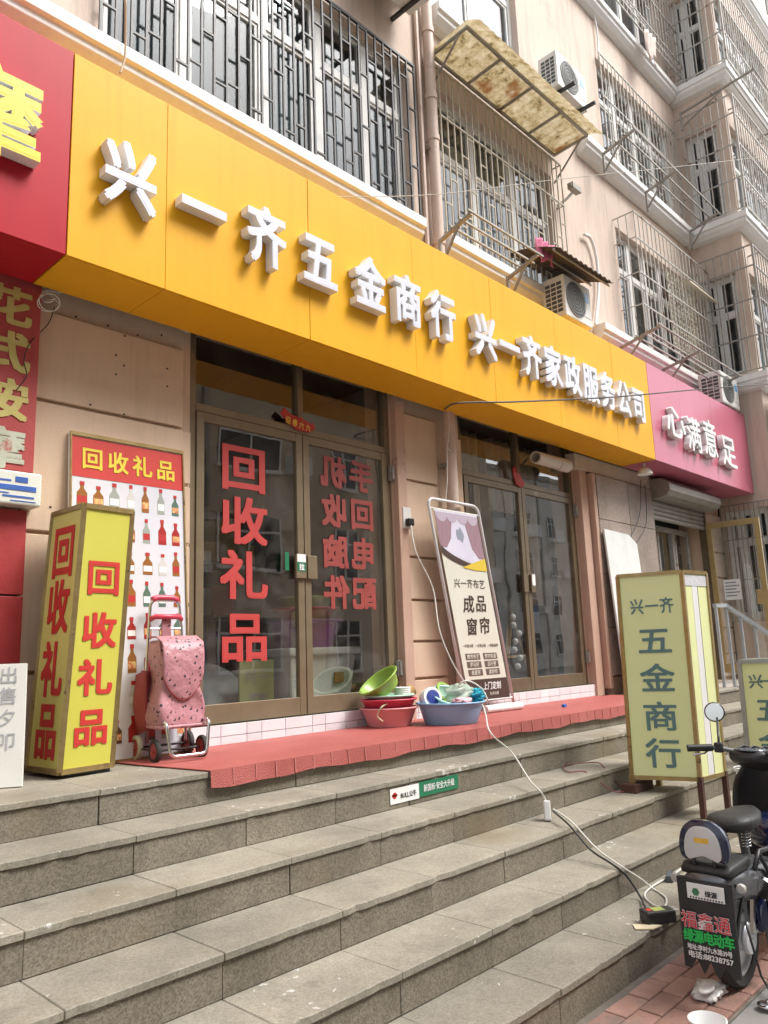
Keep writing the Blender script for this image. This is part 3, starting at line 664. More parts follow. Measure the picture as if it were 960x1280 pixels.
# goods seen through the doors
m_purple = mat('purple_plastic', (.22, .05, .28), (.26, .06, .32), scale=3, rough=.4)
m_wplast = mat('milky_plastic', (.62, .63, .62), (.68, .69, .68), scale=3, rough=.35)
t = thing('storage_box', 'milky plastic storage box inside the left shop door', 'box', (4.15, 4.95, .99))
MB().hexa([(3.85, 4.7, .991), (4.45, 4.7, .991), (4.45, 5.2, .991), (3.85, 5.2, .991), (3.80, 4.66, 1.44), (4.50, 4.66, 1.44), (4.50, 5.24, 1.44), (3.80, 5.24, 1.44)]).build('body', m_wplast, t, bevel=.02)
MB().box(3.77, 4.53, 4.63, 5.27, 1.44, 1.50).build('lid', m_wplast, t, bevel=.015)
MB().box(4.25, 4.35, 4.655, 4.662, 1.22, 1.30).build('label_patch', mat('brown_label', (.3, .12, .05)), t)
def tub(name, label, c, r, h, m, sx=1.0, sy=1.0, cat='basin', rim=.012, base=.74, rot=(0, 0, 0)):
    t = thing(name, label, cat, c, rot)
    MB().lathe([(0.001, .001), (r*base, 0), (r*base+.008, .012), (r*.97, h-.02), (r+rim, h-.012), (r+rim, h), (r*.985, h), (r*.955, h-.02), (r*base-.005, .016), (0.001, .014)], 40, sx=sx, sy=sy).build('bowl', m, t, W=False, smooth=True)
    rimp = [(math.cos(2*math.pi*k/40)*(r+rim)*sx, math.sin(2*math.pi*k/40)*(r+rim)*sy, h-.004) for k in range(40)]
    MB().tube(rimp, .007, 6, closed=True).build('rim', m, t, W=False, smooth='all')
    return t
tub('plastic_tub', 'purple plastic tub on the storage box inside the left shop door', (4.2, 4.95, 1.501), .30, .22, m_purple)
m_pinkb = mat('pink_plastic', (.66, .29, .30), (.70, .33, .34), scale=3, rough=.35)
m_redb = mat('red_plastic', (.55, .05, .09), (.60, .06, .11), scale=3, rough=.35)
m_limeb = mat('lime_plastic', (.25, .39, .055), (.29, .44, .075), scale=3, rough=.35)
tub('plastic_tub', 'red plastic tub stacked on the purple tub inside the left shop door', (4.2, 4.95, 1.722), .27, .10, m_redb)
tub('plastic_basin', 'lime basin on top of the tubs inside the left shop door', (4.2, 4.93, 1.823), .22, .09, m_limeb)
m_sheet = mat('grey_sheet', (.16, .17, .18), (.24, .25, .26), scale=5, rough=.6, bump=.4, bscale=14)
MBs = MB().grid(lambda u, v: (2.85+.95*u, 4.62+.9*v, .992+max(0, .40*math.sin(math.pi*min(1, u*1.02))**.8*math.sin(math.pi*v)**.6)+.02*math.sin(u*21+v*9)*math.sin(math.pi*u)*math.sin(math.pi*v)), 30, 20)
tag(MBs.build('covered_heap', m_sheet, None, smooth='all', solid=.004), 'grey plastic sheet over a heap inside the left shop door', 'sheet')
t = thing('standing_card', 'yellow-green card with handwriting inside the left shop door', 'card', (3.42, 4.75, .99))
MB().box(3.26, 3.56, 4.56, 4.575, .992, 1.42).build('card', mat('lime_card', (.22, .25, .08), (.26, .29, .1), scale=4), t)
letter('兴一', (3.41, 4.559, 1.30), X3, Z3, .11, .11, m_ink, t, depth=.001); letter('窗', (3.41, 4.559, 1.12), X3, Z3, .16, .16, m_ink, t, depth=.001)
t = thing('goods_shelf', 'dark shelf of boxes deep inside the left shop', 'shelf', (3.5, 6.2, .99))
shc = [mat('carton_%s' % n, c, rough=.7) for n, c in (('red', (.4, .05, .05)), ('blue', (.06, .1, .35)), ('yellow', (.5, .38, .05)), ('brown', (.3, .2, .1)), ('grey', (.35, .35, .35)))]
for k in range(4): MB().box(2.6, 4.55, 6.0, 6.4, 1.3+k*.5, 1.33+k*.5).build('shelf_board', m_bronze, t)
for x in (2.56, 4.55): MB().box(x, x+.04, 6.0, 6.4, .992, 3.2).build('upright', m_bronze, t)
for k in range(-1, 4):
    x = 2.64
    while x < 4.4:
        ww = random.uniform(.14, .32); zz = 1.331+k*.5 if k >= 0 else .993
        if k < 3 and x+ww < 4.54: MB().box(x, x+ww-.02, 6.02, 6.35, zz, zz+random.uniform(.15, .42 if k >= 0 else .28)).build('carton', random.choice(shc), t)
        x += ww
# curtains and a wooden frame behind the second doors
m_cy = mat('sand_curtain', (.40, .36, .26), (.50, .46, .35), scale=2, rough=.9, stretch=(5, 1, .5))
m_cb = mat('blue_curtain', (.10, .14, .26), (.14, .19, .33), scale=2, rough=.9)
for i, (a, b, z0, z1, m, lab) in enumerate(((5.62, 6.5, 2.75, 3.7, m_cy, 'sand coloured curtain hanging behind the transom of the second door, left half'), (6.62, 7.1, 2.9, 3.7, m_cy, 'sand coloured curtain hanging behind the transom of the second door, right half'), (7.12, 7.5, 1.9, 3.7, m_cy, 'long sand curtain hanging beside the right leaf of the second door'), (7.14, 7.46, 1.62, 1.95, m_cb, 'blue cloth hung below the long sand curtain'))):
    tag(MB().grid(lambda u, v: (a+(b-a)*u, 4.75+.1*(i == 3)*0+.03*math.sin(u*(b-a)*45), z0+(z1-z0)*v), int((b-a)*80), 1).build('hanging_curtain', m, None, smooth='all', solid=.004), lab, 'curtain')
m_wood = mat('pale_wood', (.40, .27, .14), (.46, .32, .18), scale=6, rough=.6, stretch=(1, 1, .2))
t = thing('wooden_frame', 'leaning pale wooden slats inside the second shop', 'frame', (7.0, 4.85, .99))
for a, b in (((6.75, 4.8, 1.0), (7.2, 4.95, 1.85)), ((7.3, 4.8, 1.0), (7.2, 4.95, 1.85)), ((6.8, 4.8, 1.35), (7.25, 4.8, 1.35))): bar('slat', a, b, .05, m_wood, t, .025)
t = thing('sewing_stool', 'dark metal stool inside the second shop', 'stool', (6.25, 4.95, .99))
MB().box(6.0, 6.5, 4.8, 5.2, 1.42, 1.46).build('seat', m_black, t)
for x in (6.03, 6.47):
    for y in (4.83, 5.17): bar('leg', (x, y, .992), (x, y, 1.42), .03, m_black, t)
for k in range(7):
    tag(MB().lathe([(.001, -.035), (.025, -.025), (.035, 0), (.025, .025), (.001, .035)], 12, c=(6.83+.06*math.sin(k*2), 4.66, 1.25+k*.085)).build('hanging_ball', m_wplast, None, smooth='all'), ('lowest', 'second lowest', 'third lowest', 'middle', 'third highest', 'second highest', 'highest')[k]+' white ball of the hanging string inside the second shop', 'ball', 'string of white balls behind the second door')

# ================================================================== FACADE FITTINGS
m_pipe = mat('painted_pipe', (.52, .40, .33), (.57, .45, .38), scale=5, rough=.55, c3=(.42, .32, .26), c3_at=.62)
t = thing('drain_pipe', 'beige painted drain pipe running up the facade behind the orange signboard', 'pipe', (5.27, 4.17, .9))
MB().tube([(5.27, 4.165, .90), (5.27, 4.165, 16.0)], .055, 14).build('pipe', m_pipe, t, smooth=True)
for z in (2.62, 3.32, 5.2, 6.3, 6.75, 7.5, 8.6): MB().tube([(5.27, 4.165, z), (5.27, 4.165, z+.06)], .064, 14).build('collar', m_pipe, t, smooth=True)
for z in (6.2, 3.05): MB().box(5.20, 5.34, 4.16, 4.26, z, z+.025).build('clamp', m_galv, t)
tag(MB().tube([(5.16, 4.215, 5.05), (5.15, 4.215, 16)], .022, 8).build('conduit_pipe', m_pipe, smooth=True), 'thin beige conduit beside the drain pipe', 'pipe')

def grille(label, x0, x1, z0, z1, y, gap, m, style, depth=0.0, wbar=.0125, rails=(), yback=4.25, fn=None, side=True, shorts=2):
    t = thing('window_grille', label, 'window bars', ((x0+x1)/2, y, z0) if fn is None else fn((x0+x1)/2, y, z0), group='barred window cages on the block of flats')
    g = fn or (lambda a, d, z: (a, d, z))
    n = max(2, round((x1-x0)/gap)); xs = [x0+(x1-x0)*i/n for i in range(n+1)]
    for x in xs: bar('bar', g(x, y, z0), g(x, y, z1), wbar, m, t)
    for z in (z0, z1)+tuple(rails): bar('rail', g(x0-.01, y, z), g(x1+.01, y, z), wbar*1.35, m, t)
    if style == 'stagger':
        H = z1-z0
        for i in range(n):
            for k in range(shorts):
                fz = ((.18, .55, .88), (.36, .70, .96), (.10, .46, .80))[i % 3][k]+random.uniform(-.03, .03)
                bar('short_bar', g(xs[i], y, z0+H*fz), g(xs[i+1], y, z0+H*fz), wbar*.95, m, t)
    if side and abs(yback-y) > .08:
        for z in (z0, z1)+tuple(rails)[:3]:
            for x in ((x0,) if side == 'l' else (x0, x1)): bar('side_rail', g(x, y, z), g(x, yback, z), wbar, m, t)
        k = 1
        while y+k*gap*.9 < yback-.03:
            for x in ((x0,) if side == 'l' else (x0, x1)): bar('side_bar', g(x, y+k*gap*.9, z0), g(x, y+k*gap*.9, z1), wbar*.9, m, t)
            k += 1
    return t
grille('black patterned window bars above the orange signboard, top left', 1.93, 5.06, 5.36, 7.03, 4.20, .108, m_black, 'stagger', rails=(5.395,), shorts=3, side=False, wbar=.017)
grille('cream barred window cage below the stained yellow awning', 5.36, 7.66, 5.37, 7.16, 4.13, .105, m_cream, 'stagger', rails=(6.62,), shorts=2)
grille('steel barred window cage above the pink signboard', 9.2, 11.75, 5.37, 7.12, 3.95, .125, m_steel, 'plain', rails=(5.8, 6.25, 6.75))
grille('steel window bars on the second floor right of the small air conditioner', 9.12, 11.64, 8.02, 9.63, 4.17, .115, m_steel, 'stagger', rails=(8.95,), shorts=1, side=False)
grille('steel balcony cage at the top edge of the picture', 9.0, 11.75, 10.62, 12.3, 4.0, .12, m_galv, 'stagger', rails=(10.75, 10.9, 11.5), shorts=1)
names = ('lowest', 'middle', 'topmost')
for k in range(3):
    z0 = 5.38+k*FH; z1 = z0+1.95
    t = thing('corner_grille', '%s of the three steel cages wrapped round the corner of the far wing' % names[k], 'window bars', (11.9, 3.4, z0), group='corner cages of the far wing')
    m = m_galv if k == 0 else m_steel
    ya, yb, xa, xb = 4.2, 3.27, 11.74, 15.0
    for i in range(9): y = ya+(yb-ya)*i/8; bar('bar', (xa, y, z0), (xa, y, z1), .014 if i < 8 else .03, m, t)
    for i in range(1, 28): x = xa+.12*i; bar('bar', (x, yb, z0), (x, yb, z1), .014, m, t)
    for z in (z0, z0+.52, z0+1.1, z0+1.62, z1):
        bar('rail', (xa, ya, z), (xa, yb, z), .02, m, t); bar('rail', (xa, yb, z), (xb, yb, z), .02, m, t)
    for x in (12.1, 13.4, 14.6): bar('stay', (x, yb, z1), (x, 3.45, z1), .02, m, t)
grille('dark window bars on the ground floor behind the open gold door', 3.52, 4.22, 1.7, 3.42, 11.8, .07, m_galv, 'plain', fn=lambda a, d, z: (d, a, z), side=False, wbar=.012, rails=(2.3, 2.9))

def rack(label, tips, yo, m=m_galv, drop=.12, rails=(.45, .72, 1.0), wb=.022):
    P = [U(*p, y=yo) for p in tips]; z = sum(p.z for p in P)/len(P)
    t = thing('drying_rack', label, 'drying rack', (P[0].x, 4.1, z-.3), group='clothes racks on brackets below the windows')
    for p in P:
        bar('arm', (p.x, 4.08, z-drop), (p.x, yo, z), wb*1.3, m, t); bar('brace', (p.x, 4.06, z-.36), (p.x, 4.08+(yo-4.08)*.62, z-drop*.38), wb*.9, m, t)
        bar('mount', (p.x, 4.07, z-.42), (p.x, 4.07, z-drop+.02), wb*1.2, m, t)
    for f in rails: bar('rail', (P[0].x-.05, 4.08+(yo-4.08)*f, z-drop*(1-f)+.018), (P[-1].x+.1, 4.08+(yo-4.08)*f, z-drop*(1-f)+.018), wb*.8, m, t)
    return t
rack('clothes rack bracketed out below the cream barred window', [(589, 267), (672, 318)], 3.70)
rack('clothes rack bracketed out below the second floor steel bars', [(793, 163), (845, 217), (897, 262)], 3.62)
rack('clothes rack bracketed out right above the pink signboard', [(825, 406), (875, 440), (924, 470)], 3.55)
rack('clothes rack on the far wing, upper right', [(944, 100), (985, 140)], 2.9, m_galv)

# stained awning over the second window
m_awn = bpy.data.materials.new('stained_fibreglass'); m_awn.use_nodes = True; nt = m_awn.node_tree; L = nt.links.new; b = nt.nodes['Principled BSDF']
gp = _n(nt, 'ShaderNodeNewGeometry').outputs['Position']; n1 = _n(nt, 'ShaderNodeTexNoise'); n1.inputs['Scale'].default_value = 9; n1.inputs['Detail'].default_value = 10; n1.inputs['Roughness'].default_value = .75; L(gp, n1.inputs['Vector'])
rp = _n(nt, 'ShaderNodeValToRGB'); cr = rp.color_ramp; cr.elements[0].position = .36; cr.elements[0].color = (.09, .065, .02, 1); cr.elements[1].position = .62; cr.elements[1].color = (.52, .455, .32, 1); e = cr.elements.new(.46); e.color = (.36, .28, .15, 1); L(n1.outputs[0], rp.inputs[0])
n2 = _n(nt, 'ShaderNodeTexNoise'); n2.inputs['Scale'].default_value = 2.1; n2.inputs['Detail'].default_value = 6; L(gp, n2.inputs['Vector']); r2 = _n(nt, 'ShaderNodeValToRGB'); r2.color_ramp.elements[0].position = .60; r2.color_ramp.elements[1].position = .66; L(n2.outputs[0], r2.inputs[0])
mx = _n(nt, 'ShaderNodeMixRGB'); mx.inputs[2].default_value = (.20, .09, .03, 1); L(r2.outputs[0], mx.inputs[0]); L(rp.outputs[0], mx.inputs[1]); L(mx.outputs[0], b.inputs['Base Color']); b.inputs['Roughness'].default_value = .6
tr = _n(nt, 'ShaderNodeBsdfTranslucent'); L(mx.outputs[0], tr.inputs[0]); ms = _n(nt, 'ShaderNodeMixShader'); ms.inputs[0].default_value = .5; L(b.outputs[0], ms.inputs[1]); L(tr.outputs[0], ms.inputs[2]); L(ms.outputs[0], nt.nodes['Material Output'].inputs[0])
t = thing('window_awning', 'stained yellow fibreglass awning over the cream barred window', 'awning', (6.5, 4.24, 7.33))
AX0, AX1 = 5.33, 7.72
MB().grid(lambda u, v: (AX0+(AX1-AX0)*u, 4.235-.66*v, 7.37+.05*v-(.11*max(0, v-.78)/.22 if v > .78 else 0)+.006*math.sin(u*150)), 170, 12).build('sheet', m_awn, t, smooth='all')
for y, z in ((4.21, 7.345), (3.76, 7.375)): bar('frame_bar', (AX0+.03, y, z), (AX1-.03, y, z), .028, m_galv, t)
for i in range(5): x = AX0+.04+(AX1-AX0-.08)*i/4; bar('cross_bar', (x, 4.22, 7.34), (x, 3.76, 7.372), .024, m_galv, t)
for x in (AX0+.04, AX1-.04): bar('stay', (x, 4.24, 6.98), (x, 3.85, 7.36), .016, m_galv, t)

# air conditioners
m_ac = mat('air_con_white', (.66, .66, .63), (.72, .72, .70), scale=4, rough=.45, c3=(.52, .49, .43), c3_scale=4, c3_at=.66)
m_acd = mat('air_con_dark', (.06, .07, .075), (.09, .10, .105), scale=6, rough=.6)
def aircon(label, x0, x1, y0, y1, z0, z1, brackets=True, badge=(.25, .45, .75)):
    t = thing('air_conditioner', label, 'air conditioner', ((x0+x1)/2, y1, z0), group='outdoor air conditioner units on the facade')
    MB().box(x0, x1, y0, y1, z0, z1).build('casing', m_ac, t, bevel=.015)
    xc, zc, r = x0+(x1-x0)*.40, (z0+z1)/2, (z1-z0)*.42
    MB().lathe([(.001, y0-.006), (r*.98, y0-.006), (r, y0-.004), (r, y0+.002)], 28, c=(xc, 0, zc), axis='y').build('fan_opening', m_acd, t)
    for k in range(5): rr = r*(k+1)/5; MB().tube([(xc+rr*math.cos(a*math.pi/12), y0-.012, zc+rr*math.sin(a*math.pi/12)) for a in range(24)], .0028, 5, closed=True).build('fan_guard', m_galv, t)
    MB().box(x1-.2, x1-.02, y0-.004, y0-.001, z0+.1, z1-.06).build('service_panel', m_ac, t)
    MB().box(x1-.16, x1-.07, y0-.008, y0-.0045, z1-.20, z1-.10).build('badge', mat('badge_%d' % int(badge[0]*100), badge, rough=.4), t)
    for i in range(3):
        for j in range(7): yy = y0+.035+(y1-y0-.07)*i/3; zz = z0+.06+(z1-z0-.12)*j/7; MB().box(x0-.003, x0+.002, yy, yy+(y1-y0-.07)/3-.012, zz, zz+(z1-z0-.12)/7-.015).build('vent_slot', m_acd, t)
    if brackets:
        for x in (x0+.1, x1-.12): bar('bracket', (x, 4.25, z0-.022), (x, y0-.16, z0-.022), .035, m_black, t)
    return t
aircon('small white air conditioner on the wall right of the yellow awning', 7.42, 8.12, 3.93, 4.19, 8.02, 8.5)
aircon('air conditioner under the small brown awning above the orange signboard', 6.98, 7.55, 3.84, 4.12, 4.92, 5.40, False)
aircon('air conditioner peeking over the right end of the pink signboard', 10.98, 11.66, 3.70, 4.02, 4.78, 5.26, False, (.1, .35, .75))
aircon('air conditioner at the right edge of the picture beside the pink signboard', 11.99, 12.72, 3.02, 3.34, 4.52, 5.05, False)
t = aircon('air conditioner seen from below at the top edge of the picture', 4.22, 4.95, 3.80, 4.12, 7.46, 7.96)
t = thing('air_con_shelf', 'rusty angle iron shelf carrying the right edge air conditioner', 'bracket', (12.3, 3.2, 4.4))
for x in (12.02, 12.66): bar('arm', (x, 3.44, 4.49), (x, 2.9, 4.49), .05, m_galv, t); bar('brace', (x, 3.44, 4.1), (x, 3.0, 4.46), .03, m_galv, t)
bar('rail', (11.96, 3.06, 4.495), (12.75, 3.06, 4.495), .045, m_galv, t); bar('rail', (11.96, 3.30, 4.495), (12.75, 3.30, 4.495), .045, m_galv, t)
m_brawn = mat('brown_corrugated', (.075, .055, .045), (.12, .09, .07), scale=10, rough=.8, bump=.3)
t = thing('small_awning', 'small brown corrugated awning over the lower air conditioner', 'awning', (7.6, 4.24, 5.8))
MB().grid(lambda u, v: (6.55+1.15*u, 4.24-.62*v, 5.62-.02*v-.16*v*v+.012*math.sin(u*70)), 90, 8).build('sheet', m_brawn, t, smooth='all', solid=.004)
for v in (.55, .9): bar('frame_bar', (6.53, 4.24-.62*v, 5.59-.02*v-.16*v*v), (7.72, 4.24-.62*v, 5.59-.02*v-.16*v*v), .022, m_galv, t)
wire('conduit_pipe', [U(730, 293, y=4.2), U(738, 298, y=4.2), U(745, 320, y=4.2), U(748, 350, y=4.2), U(747, 380, y=4.2), U(744, 408, y=4.18)], .022, m_white, label='bent white air conditioner conduit on the wall above the small brown awning', cat='pipe')
wire('conduit_pipe', [U(733, 0, y=4.21), U(742, 18, y=4.21), U(747, 45, y=4.21), U(748, 74, y=4.21)], .014, m_white, label='thin white conduit on the wall at the top of the picture', cat='pipe')
# slatted beige sunshade beside the right cage
m_slat = mat('beige_slat', (.52, .46, .36), (.60, .54, .43), scale=8, rough=.6)
t = thing('slatted_shade', 'beige slatted sunshade inside the steel cage above the pink signboard', 'sunshade', (11.2, 4.1, 6.6))
for i in range(19): x = 10.72+i*.058; bar('slat', (x, 4.22, 6.78), (x, 3.86, 6.60), .03, m_slat, t, .012)
for y, z in ((4.2, 6.755), (3.87, 6.59)): bar('rail', (10.68, y, z), (11.8, y, z), .022, m_slat, t)
t = thing('lattice_panel', 'beige lattice panel hung inside the steel cage under the slatted sunshade', 'lattice', (11.0, 4.05, 5.5))
for i in range(15): x = 10.35+i*.07; bar('lath', (x, 4.06, 5.55), (x, 4.06, 6.72), .018, m_slat, t, .006)
for i in range(14): z = 5.6+i*.08; bar('lath', (10.32, 4.052, z), (11.36, 4.052, z), .018, m_slat, t, .006)
# security camera, laundry
t = thing('security_camera', 'small grey security camera beside the cream barred window', 'camera', (7.72, 4.23, 6.8))
MB().tube([(7.74, 4.25, 6.72), (7.74, 4.14, 6.74), (7.76, 4.06, 6.80)], .018, 8).build('mount', m_white, t, smooth='all')
MB().box(-.07, .13, -.04, .04, -.035, .045).tube([(-.071, 0, 0), (-.085, 0, 0)], .03, 10).build('housing', mat('camera_grey', (.30, .28, .25), (.36, .34, .3), scale=8, rough=.5), t, W=False, bevel=.01).location = (.04, -.19, .06)
m_pkcloth = mat('pink_cloth', (.62, .16, .27), (.68, .2, .32), scale=10, rough=.9)
def cloth(label, c, w_, h_, m, n=3):
    tag(MB().grid(lambda u, v: (c[0]+w_*(u-.5)*(1-.15*v), c[1]+.025*math.sin(u*n*6.28+v*3), c[2]-h_*v*(1+.18*math.sin(u*7))), 14, 8).build('hanging_cloth', m, None, smooth='all', solid=.004), label, 'cloth')
cloth('pink cloth hung on the rack below the cream barred window', U(681, 302, y=3.86), .34, .22, m_pkcloth)
cloth('pale pink cloth hung in the balcony cage at the top', U(812, 42, y=3.95), .35, .45, mat('pale_cloth', (.66, .55, .50), (.72, .62, .57), scale=8, rough=.9))
# overhead wires
wire('overhead_wire', [U(556, 512, y=4.09), U(566, 505, y=3.78), U(590, 503, y=3.66), U(650, 502, y=3.55), U(770, 496, y=3.4), U(870, 487, y=3.3), U(962, 480, y=3.2)], .008, m_wire_b if False else mat('grey_cable', (.09, .085, .08), rough=.7), label='grey overhead cable crossing in front of the orange and pink signboards', cat='cable')
wire('overhead_wire', [U(400, 246, y=4.1), U(545, 243, y=4.0), U(700, 224, y=3.7), U(850, 208, y=3.3), U(962, 195, y=3.0)], .004, mat('thin_cable', (.42, .38, .33), rough=.6), label='thin cable strung across the upper windows', cat='cable')
wire('cable', [U(558, 506, y=4.12), U(562, 530, y=4.1), U(560, 560, y=4.12), U(571, 563, y=4.14), U(570, 552, y=4.14), U(560, 553, y=4.13), U(559, 600, y=4.10), U(557, 628, y=4.1)], .004, m_wire_w, label='loose white cable looping down the drain pipe below the signboard', cat='cable')
wire('cable', [U(157, 0, y=3.95), U(157, 40, y=4.03), U(156, 72, y=4.06), U(150, 92, y=4.06)], .007, mat('tan_cable', (.5, .4, .28), rough=.6), label='tan cable hanging over the white cornice at the top left', cat='cable')
# left side: vertical banner, plaque, peeling red panel
m_bred = mat('faded_red', (.37, .045, .045), (.43, .07, .065), scale=5, rough=.6, bump=.15, c3=(.52, .2, .17), c3_scale=3, c3_at=.6, stretch=(1, 1, .5))
m_oldy = mat('faded_yellow', (.50, .42, .13), (.56, .48, .17), scale=9, rough=.7, c3=(.40, .36, .2), c3_at=.6)
m_oldw = mat('faded_white', (.42, .44, .33), (.52, .53, .43), scale=9, rough=.7, c3=(.4, .1, .09), c3_scale=6, c3_at=.6)
t = thing('vertical_banner', 'faded red vertical banner with yellow letters on the left wall', 'banner', (1.3, 4.2, 2.5))
MB().box(.95, 1.64, 4.19, 4.246, 2.47, 3.64).build('board', m_bred, t, bevel=.006)
for ch, py in zip('花式按', (384, 441, 501)): letter(ch, (1.455, 4.188, U(18, py, y=4.19).z), X3, Z3, .28, .235, m_oldy, t, depth=.002, bold=.028)
letter('摩', (1.45, 4.188, U(14, 562, y=4.19).z), X3, Z3, .28, .235, m_oldw, t, depth=.002, bold=.03)
t = thing('wall_plaque', 'white plaque with blue print below the red vertical banner', 'plaque', (1.4, 4.18, 2.28))
MB().box(1.0, 1.66, 4.12, 4.246, 2.275, 2.455).build('box', mat('cream_box', (.62, .62, .56), (.68, .68, .62), scale=9, rough=.5, c3=(.45, .4, .3), c3_at=.64), t, bevel=.01)
m_blue = mat('blue_print', (.03, .10, .38), (.04, .12, .42), scale=8, rough=.5)
MB().box(1.52, 1.585, 4.117, 4.1195, 2.395, 2.425).build('printed_mark', m_blue, t, bevel=.001)
for (u0, u1, v0, v1) in ((1.40, 1.425, 2.408, 2.424), (1.395, 1.43, 2.396, 2.404), (1.44, 1.50, 2.396, 2.405), (1.44, 1.49, 2.330, 2.336), (1.46, 1.62, 2.312, 2.322), (1.50, 1.63, 2.292, 2.297)): block('printed_line', u0, u1, 4.1175, 4.1196, v0, v1, m_blue, t)
MB().box(1.43, 1.63, 4.117, 4.1196, 2.350, 2.378).build('printed_band', m_blue, t, bevel=.001)
MB().lathe([(.001, 0), (.012, 0), (.012, .003), (.001, .003)], 14, c=(1.40, 4.1165, 2.363), axis='y').build('lock', m_acd, t)
m_peel = mat('peeling_red', (.30, .02, .022), (.38, .04, .04), scale=3, rough=.55, bump=.2, c3=(.03, .02, .02), c3_scale=2.2, c3_at=.63)
t = thing('red_panel', 'peeling red metal panel below the white plaque on the left wall', 'panel', (1.3, 4.2, 1.3))
for a, b in ((1.38, 1.80), (1.81, 2.262)): MB().box(.95, 1.62, 4.20, 4.246, a, b).build('sheet', m_peel, t, bevel=.004)
MB().box(.95, 1.58, 4.20, 4.246, .9, 1.375).build('sheet', m_acd, t, bevel=.004)
# pvc stub, lamp, sockets
m_pvc = mat('old_pvc', (.55, .50, .43), (.62, .57, .5), scale=6, rough=.5)
p1 = U(712, 582, y=4.1); t = thing('pvc_pipe', 'short cream pipe stub poking out above the second glass door', 'pipe', (p1.x, 4.1, p1.z))
MB().lathe([(.052, -.62), (.065, -.62), (.065, -.2), (.072, -.2), (.072, 0), (.058, 0), (.052, -.02), (.052, -.62)], 20, c=(p1.x, 4.13, p1.z), axis='x').build('pipe', m_pvc, t, smooth=True)
bar('strap', (p1.x-.3, 4.13, p1.z), (p1.x-.3, 4.25, p1.z+.1), .02, m_galv, t)
p1 = U(806, 590, y=3.9); t = thing('ceiling_lamp', 'small white lamp on a stem under the pink signboard', 'lamp', (p1.x, 3.9, SB))
MB().tube([(p1.x, 3.9, SB), (p1.x, 3.9, p1.z+.06)], .018, 8).build('stem', m_white, t); MB().lathe([(.001, .09), (.05, .08), (.085, .03), (.09, 0), (.001, -.01)], 18, c=(p1.x, 3.9, p1.z-.03)).build('shade', m_white, t, smooth=True)
p1 = U(511, 647, y=4.2); t = thing('wall_socket', 'white wall socket with a plug on the pier between the doors', 'socket', (p1.x, 4.21, p1.z))
MB().box(p1.x-.05, p1.x+.05, 4.215, 4.249, p1.z-.09, p1.z+.09).build('box', m_frame, t, bevel=.006); MB().box(p1.x-.03, p1.x+.035, 4.17, 4.215, p1.z-.07, p1.z-.01).build('plug', m_black, t, bevel=.006)
SOCK = p1
# marble slab leaning on the cladding
p1 = U(758, 664, y=4.10); t = thing('marble_slab', 'pale marble slab leaning against the granite cladding behind the lime signs', 'slab', (8.24, 4.0, .9), (R(-3.2), 0, 0))
MB().prism([(-.37, 0), (.40, 0), (.40, 1.70), (.22, 1.80), (-.37, 1.82)], -.01, .012).build('slab', mat('pale_marble', (.60, .62, .60), (.70, .71, .69), scale=4, rough=.3, c3=(.22, .42, .42), c3_scale=3.2, c3_at=.66, local=True), t, W=False, bevel=.004)
for pts, lab in (([U(801, 600, y=4.12), U(800, 640, y=4.11), U(790, 668, y=4.1), U(775, 690, y=4.10)], 'dark cable hanging from the shutter down the granite cladding'), ([U(806, 606, y=4.1), U(808, 650, y=4.1), U(800, 672, y=4.1), U(784, 692, y=4.1)], 'second dark cable beside the shutter, drooping over the marble slab')):
    wire('cable', pts, .005, m_wire_b, label=lab, cat='cable')
# railing at the far end of the platform
m_rail = mat('grey_railing', (.34, .36, .38), (.40, .42, .44), scale=6, rough=.4, metal=.4)
t = thing('stair_railing', 'grey metal stair railing in front of the ground floor window at right', 'railing', (10.3, 3.3, .0))
a, b2 = U(893, 757, y=3.5), U(907, 757, y=3.5); c2 = U(966, 796, y=3.2)
bar('handrail', a, b2, .045, m_rail, t); bar('handrail', b2, c2, .045, m_rail, t)
for f in (0, .3, .6, .95):
    p = b2.lerp(c2, f); bar('baluster', (p.x, p.y, p.z), (p.x, p.y, max(.0, p.z-1.0)), .03, m_rail, t)
bar('baluster', (a.x+.03, a.y, a.z), (a.x+.03, a.y, .9), .03, m_rail, t)
q0, q1 = Vector((b2.x, b2.y, b2.z-1.0)), Vector((c2.x, c2.y, c2.z-1.0)); bar('stringer', q0, q1, .05, m_rail, t, .12)
tag(MB().box(9.36, 11.88, 3.30, 4.284, -.01, .88).build('landing', mat('landing_concrete', (.33, .30, .26), (.4, .37, .32), scale=3, rough=.85, bump=.2)), kind='structure')

# ================================================================== ON THE PLATFORM
m_mat = mat('red_pvc_mat', (.345, .08, .068), (.40, .105, .092), scale=3, rough=.55, bump=.5, bscale=160, c3=(.20, .07, .055), c3_scale=1.6, c3_at=.66)
m_matl = mat('mat_rib', (.42, .13, .115), (.46, .16, .14), scale=9, rough=.6)
t = thing('door_mat', 'long red plastic mat along the top of the steps', 'mat', (5.6, 3.8, .902))
MB().prismz([(2.10, 4.222), (2.12, 3.90), (2.20, 3.318), (7.75, 3.318), (7.75, 4.135), (7.6, 4.135), (7.6, 4.222)], .9025, .908).build('sheet', m_mat, t, bevel=.002)
MB().grid(lambda u, v: (2.2+5.55*u, 3.3165-.006*v-.0025*math.sin(u*61)*v, .907-(.080+.007*math.sin(u*37)+.004*math.sin(u*91))*v), 160, 3).build('apron', m_mat, t, solid=.003)
x = 2.33
while x < 7.7:
    bar('rib', (x, 3.3125, .905), (x, 3.3075, .832), .007, m_matl, t, .003); x += .135+random.uniform(-.008, .008)

